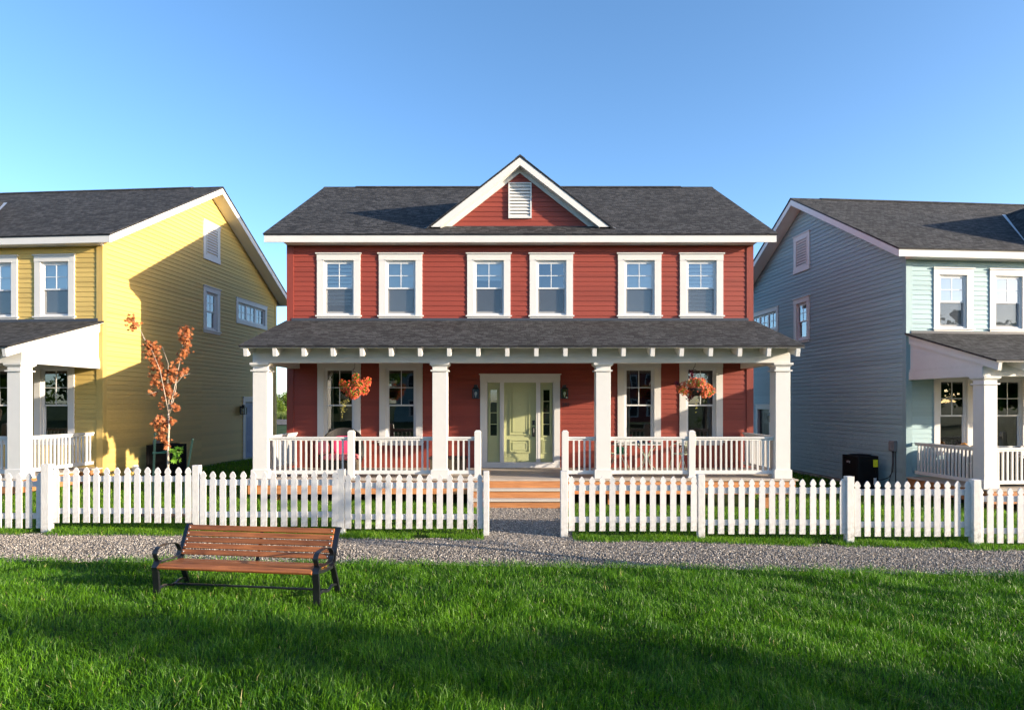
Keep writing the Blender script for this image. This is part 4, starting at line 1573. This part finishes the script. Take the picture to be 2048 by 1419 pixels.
# ---------------------------------------------------------------- hanging baskets
def basket(label, pxc, pyc, Yb, hook_px, hook_py, shape, spikes, vine):
    c = Vector((wx(pxc, Yb), Yb, wz(pyc, Yb)))
    k = Yb / F
    t = thing('hanging_basket', label, 'hanging basket', c, 0, 'flower baskets hanging from the porch beam')
    MB().lathe([(0, -.17), (.10, -.17), (.17, -.02), (.18, .0), (.16, .0), (.15, -.02)], 18).build('pot', M['pot'], t, smooth=True)
    hk = Vector((wx(hook_px, Yb) - c.x, 0, wz(hook_py, Yb) - c.z))
    top = 3.12 - c.z
    m = MB()
    m.tube([(hk.x, 0, top), (hk.x + .015, 0, top - .03), (hk.x - .012, 0, top - .05), (hk.x + .012, 0, top - .07), (hk.x, 0, hk.z + .05)], .005, 6)
    m.tube([(hk.x, 0, hk.z + .05), (hk.x - .035, 0, hk.z + .02), (hk.x - .03, 0, hk.z - .02), (hk.x + .02, 0, hk.z - .03), (hk.x + .03, 0, hk.z - .06)], .007, 6)
    for a in (0, 2.1, 4.2):
        m.tube([(hk.x + .02, 0, hk.z - .06), (.17 * math.cos(a), .17 * math.sin(a), 0)], .004, 5)
    m.build('hook', M['black'], t)
    cs = [((a - pxc) * k, random.uniform(-.13, .04), (pyc - b) * k) for a, b, r in shape]
    rs = [r * k for a, b, r in shape]
    P = clumps(1350 if vine[0] else 2000, cs, rs, (1, 1, 1), .55)
    nrm = P / np.linalg.norm(P, axis=1)[:, None]
    link('foliage', leaf_mesh('foliage', clumps(1300, cs, [r * .93 for r in rs], (1, 1, 1), .2), .040, M['green_leaf']), t)
    link('flowers', leaf_mesh('flowers', P, .036, M['flower'] if vine[0] else M['flower_pink'], None, (PET, PEF), nrm + np.array([[.2, -.5, .1]])), t)
    if spikes:
        cs2 = [((a - pxc) * k, 0, (pyc - b) * k) for a, b, r in spikes]
        link('dark_foliage', leaf_mesh('dark_foliage', clumps(260, cs2, [r * k for a, b, r in spikes], (1, 1, 1), .1), .05, M['plum']), t)
    vp = []
    for (a, b, r, n_) in vine[1]:
        vp.append(np.array([[(a - pxc) * k, -.1, (pyc - b) * k]]) + rng.normal(size=(n_, 3)) * r * k * .6)
    link('trailing_vine', leaf_mesh('trailing_vine', np.concatenate(vp), .028, M['vine']), t)
    return t


basket('basket of bright orange flowers hanging left of the front door, trailing a yellow vine', 709, 776, 14.45, 709, 741,
       [(688, 773, 11), (700, 782, 13), (714, 783, 14), (727, 779, 12), (711, 765, 12), (733, 765, 10), (737, 760, 7), (684, 764, 7), (722, 768, 11), (698, 772, 12), (710, 790, 9), (712, 753, 8)], None,
       (True, [(694, 802, 7, 26), (691, 808, 6, 28), (690, 815, 5, 22), (688, 821, 3, 14), (687, 828, 2, 8), (686.5, 835, 1.5, 6)]))
basket('basket of salmon flowers with purple leaves hanging right of the front door', 1391, 776, 14.45, 1390, 737,
       [(1372, 775, 14), (1390, 779, 15), (1407, 778, 14), (1362, 774, 10), (1424, 782, 8), (1416, 776, 10), (1380, 766, 11), (1398, 766, 11), (1363, 782, 9), (1415, 787, 8), (1405, 787, 9), (1380, 786, 9), (1390, 763, 9)],
       [(1382, 742, 4), (1384, 750, 5), (1386, 757, 4), (1352, 765, 5), (1356, 770, 5), (1379, 796, 7), (1383, 790, 6)],
       (False, [(1390.5, 800, 1.2, 8), (1390, 808, 1.2, 8), (1390, 816, 1.2, 8), (1389, 824, 1, 6)]))

# ---------------------------------------------------------------- porch furniture (red house)
DZ = .56


def pillow(m, c, sx, sy, sz, n=10):
    """soft box: superellipsoid."""
    base = len(m.v)
    nu, nv = 20, 10
    f = lambda a, e: math.copysign(abs(a) ** e, a)
    for j in range(nv + 1):
        ph = -math.pi / 2 + math.pi * j / nv
        for i in range(nu):
            th = 2 * math.pi * i / nu
            m.v.append((c[0] + sx * f(math.cos(ph), .45) * f(math.cos(th), .4), c[1] + sy * f(math.cos(ph), .45) * f(math.sin(th), .4), c[2] + sz * f(math.sin(ph), .6)))
    for j in range(nv):
        for i in range(nu):
            i2 = (i + 1) % nu
            m.f.append((base + j * nu + i, base + j * nu + i2, base + (j + 1) * nu + i2, base + (j + 1) * nu + i))
            m.uv.append(None)
    return m


def rot_obj(o, rx=0, ry=0, rz=0):
    o.rotation_euler = (rx, ry, rz)
    return o


pc = thing('wicker_armchair', 'round backed dark wicker armchair with pink cushions on the red porch', 'armchair', (wx(684, 15.7), 15.7, DZ), R(8))
m = MB()
m.lathe([(.40, .0), (.46, .05), (.47, .22), (.44, .30), (.0, .30)], 28, (0, 0, 0), .85)
m.build('base', M['wicker'], pc, smooth=False)
m = MB()
npt = 22
for k in range(npt):
    a0, a1 = R(-20) + R(220) * k / npt, R(-20) + R(220) * (k + 1) / npt
    def col(a):
        s = math.sin((a - R(-20)) / R(220) * math.pi)
        hgt = .44 + .62 * max(0, s) ** .8
        return hgt
    for r0, r1 in ((.50, .47),):
        q = []
        for a in (a0, a1):
            c_, s_ = math.cos(a), math.sin(a) * .85
            h_ = col(a)
            q.append([(.47 * c_, .47 * s_, .22), (.54 * c_, .54 * s_, h_ * .7), (.50 * c_, .50 * s_, h_), (.46 * c_, .46 * s_, h_), (.49 * c_, .49 * s_, h_ * .7), (.42 * c_, .42 * s_, .24)])
        for j in range(5):
            m.face([q[0][j], q[1][j], q[1][j + 1], q[0][j + 1]])
m.build('backrest', M['wicker_black'], pc, smooth=True)
pillow(MB(), (0, -.06, .37), .42, .36, .075).build('seat_cushion', M['pink'], pc, smooth=True)
rot_obj(pillow(MB(), (0, 0, 0), .27, .07, .23).build('back_cushion', M['magenta'], pc, (.02, .18, .64), smooth=True), R(-14))
rot_obj(pillow(MB(), (0, 0, 0), .17, .06, .15).build('side_cushion', M['pink'], pc, (-.43, -.22, .60), smooth=True), R(-8), R(-10), R(-12))

tb = thing('wicker_side_table', 'low dark wicker table behind the railing left of the porch steps', 'table', (wx(897, 15.4), 15.4, DZ), R(3))
m = MB().box(-.45, .45, -.27, .27, .355, .39)
m.build('tabletop', M['wicker_black'], tb, bevel=.008)
MB().box(-.40, .40, -.23, .23, .08, .354).build('woven_side', M['wicker'], tb)
for sx in (-1, 1):
    for sy in (-1, 1):
        MB().box(sx * .40 - .025, sx * .40 + .025, sy * .225 - .025, sy * .225 + .025, 0, .3545).build('leg', M['wicker'], tb)


def bistro_chair(label, x, y, rz):
    t = thing('bistro_chair', label, 'chair', (x, y, DZ), rz, 'metal bistro chairs by the porch table')
    # chair faces local -y
    for s in (-1, 1):
        MB().tube([(s * .22, -.24, 0), (s * .21, -.18, .25), (s * .205, -.10, .42)], .011, 7).build('leg', M['sage'], t, smooth=True)
        MB().tube([(s * .22, .26, 0), (s * .21, .16, .25), (s * .205, .08, .42)], .011, 7).build('leg', M['sage'], t, smooth=True)
        MB().tube([(s * .205, .20, .44), (s * .235, .22, .62), (s * .25, .10, .67), (s * .25, -.08, .66), (s * .24, -.19, .60), (s * .21, -.16, .46)], .010, 7).build('armrest', M['sage'], t, smooth=True)
    m = MB().tube([(-.205, .20, .43), (-.22, .24, .70), (-.17, .27, .90), (0, .28, .96), (.17, .27, .90), (.22, .24, .70), (.205, .20, .43)], .012, 8)
    bk = m.build('back_frame', M['sage'], t, smooth=True)
    m = MB()
    for k in range(13):
        x_ = -.18 + .03 * k
        zt = .94 - 2.2 * abs(x_) ** 2
        m.tube([(x_, .205, .45), (x_, .25, .70), (x_, .275, zt)], .0055, 4)
    for k in range(12):
        z = .48 + .036 * k
        m.box(-.20, .20, .215 + (z - .45) * .14 - .003, .215 + (z - .45) * .14 + .003, z - .005, z + .005)
    m.build('back_mesh', M['mesh_sage'], bk)
    m = MB()
    m.tube([(.23 * math.cos(a), .22 * math.sin(a), .435) for a in [2 * math.pi * q_ / 24 for q_ in range(25)]], .012, 6, False)
    for k in range(15):
        v = -.21 + .03 * k
        w_ = .22 * math.sqrt(max(0, 1 - (v / .22) ** 2))
        m.box(-w_, w_, v - .008, v + .008, .43, .438)
    m.build('seat', M['sage'], t)
    return t


bistro_chair('sage metal bistro chair left of the small round table, partly behind the porch column', wx(1236, 15.75), 15.75, R(72))
bistro_chair('sage metal bistro chair right of the small round table, beside the porch newel post', wx(1364, 15.75), 15.75, R(-74))
bt = thing('bistro_table', 'small round metal table with thin curved legs between the bistro chairs', 'table', (wx(1293, 15.7), 15.7, DZ))
MB().lathe([(0, .69), (.36, .69), (.365, .70), (.365, .715), (.35, .722), (0, .722)], 32).build('tabletop', M['pebble'], bt, smooth=False)
for k in range(4):
    a = R(45 + 90 * k)
    ca, sa = math.cos(a), math.sin(a)
    MB().tube([(.30 * ca, .30 * sa, .69), (.18 * ca, .18 * sa, .55), (.05 * ca, .05 * sa, .36), (.14 * ca, .14 * sa, .17), (.30 * ca, .30 * sa, 0)], .012, 7).build('leg', M['sage'], bt, smooth=True)
for nm, lb, ct, pxx, mt, prof in (('ceramic_cup', 'small blue cup standing on the bistro table', 'cup', 1276, 'blue_item', [(0, 0), (.03, 0), (.038, .07), (.04, .08), (.033, .08), (.028, .01)]),
                                  ('ceramic_pot', 'small dark pot in the middle of the bistro table', 'pot', 1286, 'black', [(0, 0), (.04, 0), (.055, .05), (.045, .085), (.03, .09), (0, .09)]),
                                  ('ceramic_bowl', 'small red bowl standing on the bistro table', 'bowl', 1297, 'red_item', [(0, 0), (.03, 0), (.055, .05), (.06, .07), (.053, .07), (.03, .015)])):
    o_ = MB().lathe(prof, 16, (0, 0, 0)).build(nm, M[mt], None, (wx(pxx, 15.6), 15.6, DZ + .722), smooth=True)
    tag(o_, lb, ct)
gb_ = pillow(MB(), (0, 0, .0), .13, .12, .09).build('green_bag', M['green_item'], None, (wx(1240, 15.7), 15.72, DZ + .53), smooth=True)
tag(gb_, 'small green bundle lying on the seat of the left bistro chair', 'bag')

tag(MB().box(-.13, .13, -.1, .1, 0, .09).build('storage_box', M['navy'], None, (wx(575, 14.75), 14.75, DZ + .002), bevel=.01), 'small dark blue box on the deck at the left end of the red porch', 'box')

# ---------------------------------------------------------------- porch furniture (blue house)
def blp(x, y):
    p = blw(x, y, .56)
    return p


sf = thing('wicker_sofa', 'dark wicker sofa with beige cushions behind the end railing of the blue porch', 'sofa', blp(-4.9, -1.25), R(5.2 + 90))
m = MB()
m.box(-.80, .80, -.36, .36, .06, .34)
m.build('base', M['wicker_black'], sf, bevel=.02)
MB().box(-.80, .80, .26, .38, .341, .80).build('backrest', M['wicker_black'], sf, bevel=.03)
for s in (-1, 1):
    a, b = sorted((s * .80, s * .69))
    MB().box(a, b, -.36, .255, .341, .60).build('armrest', M['wicker_black'], sf, bevel=.03)
for k in (-1, 0, 1):
    pillow(MB(), (k * .455, -.06, .41), .225, .30, .07).build('seat_cushion', M['beige'], sf, smooth=True)
    rot_obj(pillow(MB(), (0, 0, 0), .225, .08, .22).build('back_cushion', M['beige'], sf, (k * .455, .17, .68), smooth=True), R(-12))
sc_ = thing('wicker_chair', 'dark wicker chair with patterned pillow at the right edge of the blue porch', 'chair', blp(-3.55, -1.0), R(5.2 + 10))
MB().box(-.36, .36, -.34, .34, .06, .34).build('base', M['wicker_black'], sc_, bevel=.02)
MB().box(-.36, .36, .24, .36, .341, .78).build('backrest', M['wicker_black'], sc_, bevel=.03)
for s in (-1, 1):
    a, b = sorted((s * .36, s * .27))
    MB().box(a, b, -.34, .235, .341, .58).build('armrest', M['wicker_black'], sc_, bevel=.02)
pillow(MB(), (0, -.05, .41), .25, .27, .07).build('seat_cushion', M['beige'], sc_, smooth=True)
pl_ = rot_obj(pillow(MB(), (0, 0, 0), .22, .07, .21).build('throw_pillow', M['pattern'], None, blp(-3.52, -1.0) + Vector((0, .05, .66)), smooth=True), R(-15), 0, R(12))
tag(pl_, 'black and white patterned pillow on the wicker chair of the blue porch', 'pillow')
po_ = rot_obj(pillow(MB(), (0, 0, 0), .2, .07, .2).build('throw_pillow', M['orange_item'], None, blp(-4.70, -.42) + Vector((0, 0, .72)), smooth=True), R(-12), 0, R(60))
tag(po_, 'plain orange pillow on the dark wicker sofa of the blue porch', 'pillow')

# ---------------------------------------------------------------- far bushes behind the houses
def bush(label, x, y, w, hgt, n=5000, mat='bush', trunk=True):
    t = thing('shrub', label, 'shrub', (x, y, 0), 0, 'shrubs beyond the back lane')
    cs, rs = [], []
    for k in range(16):
        a = rng.uniform(0, 6.28)
        r_ = w * .5 * math.sqrt(rng.uniform(0, .6))
        z = hgt * rng.uniform(.2, .82)
        cs.append((r_ * math.cos(a), r_ * math.sin(a), z)); rs.append(hgt * rng.uniform(.12, .22))
    link('crown', leaf_mesh('crown', clumps(n, cs, rs, (1, 1, 1), .3), hgt * .045, M[mat]), t)
    m = MB()
    for k in range(5):
        a = k * 1.3
        m.tube([(0, 0, -.2), (.2 * w * math.cos(a), .2 * w * math.sin(a), hgt * .4), (.3 * w * math.cos(a), .3 * w * math.sin(a), hgt * .65)], [.05, .035, .015], 6)
    m.build('trunk', M['bark_dark'], t)
    return t


bush('leafy green shrub seen through the gap left of the red house', wx(566, 104), 104, 5.5, 4.9, 7000)
bush('yellow green lower shrub in the gap left of the red house', wx(553, 101), 101, 4.0, 3.0, 3000)
bush('leafy shrub half hidden by the left corner of the red house', wx(590, 110), 110, 5.5, 4.6, 5000)
x, y = scatter(9000, wx(490, 95), wx(640, 95), 86, 99)
hz = rng.uniform(.5, 1.1, len(x))
kind(blades('tall_grass', x, y, hz, rng.uniform(.03, .06, len(x)), M['tall_grass'], lean=.35), 'stuff')


# ---------------------------------------------------------------- across the green: houses the windows mirror, unseen trees added to block sky glow
def plain_house(label, x, y, wd, dp, ez, rzv, wall, gable):
    h = thing('house', label, 'house', (x, y, 0), rzv, 'houses across the green')
    m = MB()
    siding(m, lambda u, z, d: (u, -d, z), .2, ez, lambda z: (-wd, wd), [])
    rise = wd * .75
    siding(m, lambda u, z, d: (u, -d, z), ez, ez + rise - .1, lambda z: (-wd + (z - ez) / .75, wd - (z - ez) / .75), [])
    siding(m, lambda u, z, d: (u, dp + d, z), .2, ez + rise - .1, lambda z: (-wd + max(0, z - ez) / .75, wd - max(0, z - ez) / .75), [])
    for s in (-1, 1):
        siding(m, lambda u, z, d: (s * (wd + d), u, z), .2, ez, lambda z: (0, dp), [])
    m.build('wall', wall, h)
    m = MB()
    for s in (-1, 1):
        roof_plane(m, (0, -.5, ez + rise), (0, dp + .5, ez + rise), (s * (wd + .5), dp + .5, ez - .375), (s * (wd + .5), -.5, ez - .375), .08, lambda p: (p[1], abs(p[0]) * 1.25))
    m.build('roof', M['shingle'], h)
    m = MB()
    for s in (-1, 1):
        m.prism([(0, -.52, ez + rise - .09), (s * (wd + .5), -.52, ez - .465), (s * (wd + .5), -.52, ez - .68), (0, -.52, ez + rise - .31)], (0, .03, 0))
    m.build('fascia', M['white'], h)
    for zz in (.95, 3.7):
        for xx in (-wd * .6, -wd * .2, wd * .2, wd * .6):
            m = MB()
            ring(m, xx - .5, xx + .5, zz, zz + 1.8, .14, -.05, .0)
            m.box(xx - .36, xx + .36, -.03, -.02, zz + .9, zz + .94)
            w_ = m.build('window', M['white'], h)
            MB().face([(xx - .37, -.018, zz + .13), (xx + .37, -.018, zz + .13), (xx + .37, -.018, zz + 1.67), (xx - .37, -.018, zz + 1.67)]).build('pane', M['room'], w_)
    return h


def far_tree(label, x, y, hgt, cs, rs, n, size, group):
    t = thing('broadleaf_tree', label, 'tree', (x, y, 0), 0, group)
    link('crown', leaf_mesh('crown', clumps(n, cs, rs, (1, 1, 1), .1), size, M['far_tree']), t)
    m = MB()
    top = hgt * .6
    cx = float(np.mean([c_[0] for c_ in cs])); cyy = float(np.mean([c_[1] for c_ in cs]))
    m.tube([(0, 0, -.3), (cx * .3, cyy * .3, hgt * .25), (cx * .8, cyy * .8, top)], [.024 * hgt, .018 * hgt, .009 * hgt], 10)
    for c_ in cs[::3]:
        m.tube([(cx * .3, cyy * .3, hgt * .28), ((cx * .3 + c_[0]) / 2, (cyy * .3 + c_[1]) / 2, (hgt * .28 + c_[2]) / 2 + .3), c_], [.010 * hgt, .006 * hgt, .002 * hgt], 6)
    m.build('trunk', M['bark_dark'], t)
    return t


plain_house('terracotta gabled house across the green, mirrored in a porch window', 14, -36, 4.5, 9, 5.6, R(180), M['red'], True)
plain_house('blue gabled house across the green, mirrored in the left porch windows', -8, -37, 4.8, 9, 5.6, R(180), M['blue'], True)
plain_house('yellow gabled house at the far left across the green', -24, -38, 4.8, 9, 5.6, R(180), M['yellow'], True)
for k, (tx, ty, th_) in enumerate(((3, -31, 11), (25, -30, 12), (-16, -31, 11), (-33, -32, 12), (36, -31, 13), (47, -33, 13), (-45, -33, 12), (59, -36, 14), (65.5, -34, 13), (53, -32, 12), (-58, -35, 13), (72, -40, 14), (-74, -36, 14), (88, -46, 15), (-92, -38, 15))):  # tree row added out of view to cut low sky fill, also mirrored
    cs = [(rng.normal() * th_ * .20, rng.normal() * th_ * .12, th_ * rng.uniform(.22, .88)) for _ in range(26)]
    far_tree('leafy tree in the unseen row added across the green, mirrored and blocking sky glow', tx, ty, th_, cs, [th_ * rng.uniform(.10, .17) for _ in cs], 3200, .75, 'trees across the green')

# the tree to the right of the photographer whose long shadow lies on the lawn
SUN_AZ, SUN_EL = R(18.5), R(11.2)
sd = Vector((math.cos(SUN_AZ), -math.sin(SUN_AZ), 0))          # horizontal direction to the sun
pd = Vector((math.sin(SUN_AZ), math.cos(SUN_AZ), 0))
H_ = 9.0
tb_ = Vector((-4.9, 6.35, 0)) + sd * (H_ / math.tan(SUN_EL))
prof = [(-.05, -.35, .30), (.25, -.6, .42), (.55, -1.0, .55), (.35, -1.7, .60), (1.1, -1.55, .62), (.4, -2.6, .65), (1.3, -2.6, .75), (2.0, -2.45, .62), (.5, -3.6, .75), (1.6, -3.7, .85), (2.6, -3.4, .70), (3.3, -4.0, .7),
        (.5, -4.8, .75), (1.6, -5.0, .9), (2.8, -4.9, .9), (3.9, -5.1, .8), (.9, -6.0, .8), (2.2, -6.2, .9), (3.5, -6.2, .9)]
cs, rs = [], []
for p_, dh, r_ in prof:
    for q_ in range(2):
        v = pd * p_ + sd * rng.uniform(-1.2, 1.2)
        cs.append((v.x, v.y, H_ + dh)); rs.append(r_)
far_tree('tall tree standing right of the photographer that shades the lawn', tb_.x, tb_.y, H_, cs, rs, 32000, .30, 'trees across the green')

cs = [(rng.normal() * .22, rng.normal() * .22, z_) for z_ in (1.5, 1.9, 2.2, 2.5, 2.7, 2.9, 3.1, 3.3, 3.5, 3.7)]
far_tree('young tree on the green, right of the picture edge', 8.0, 6.8, 3.9, cs, [.22, .26, .30, .32, .34, .32, .3, .26, .22, .16], 800, .085, 'trees across the green')

# ---------------------------------------------------------------- sky, sun, camera
w_ = bpy.data.worlds.new('World')
scene.world = w_
w_.use_nodes = True
nt = w_.node_tree
sky = nt.nodes.new('ShaderNodeTexSky')
sky.sky_type = 'NISHITA'
sky.sun_disc = False
sky.sun_elevation = SUN_EL
sky.sun_rotation = math.atan2(sd.x, sd.y)
sky.altitude = 100
sky.air_density = .6
sky.dust_density = .8
sky.ozone_density = 1.0
bg = nt.nodes['Background']
bg.inputs['Strength'].default_value = SKY_S = .15
hs = nt.nodes.new('ShaderNodeHueSaturation')
hs.inputs['Saturation'].default_value = 1.18
hs.inputs['Hue'].default_value = .498
nt.links.new(sky.outputs[0], hs.inputs['Color'])
nt.links.new(hs.outputs[0], bg.inputs['Color'])
sl = bpy.data.lights.new('sun', 'SUN')
sl.energy = 3.95
sl.angle = R(.53)
sl.color = (1.0, .85, .66)
so = bpy.data.objects.new('sun', sl)
COL.objects.link(so)
to_sun = Vector((math.cos(SUN_EL) * sd.x, math.cos(SUN_EL) * sd.y, math.sin(SUN_EL)))
so.rotation_euler = (-to_sun).to_track_quat('-Z', 'Y').to_euler()
so.location = (30, -10, 12)

cam = bpy.data.cameras.new('camera')
cam.sensor_width = 36
cam.sensor_fit = 'HORIZONTAL'
cam.lens = F / 2048 * 36
cam.shift_y = (808 - 709.5) / 2048
cam.clip_end = 8000
co = bpy.data.objects.new('camera', cam)
COL.objects.link(co)
co.location = (0, 0, HC)
co.rotation_euler = (R(90), 0, 0)
scene.camera = co
scene.view_settings.view_transform = 'Standard'
scene.view_settings.look = 'None'
scene.view_settings.gamma = 1
scene.view_settings.exposure = 1.6
scene.cycles.max_bounces = 8
scene.cycles.transparent_max_bounces = 12
scene.cycles.use_denoising = True
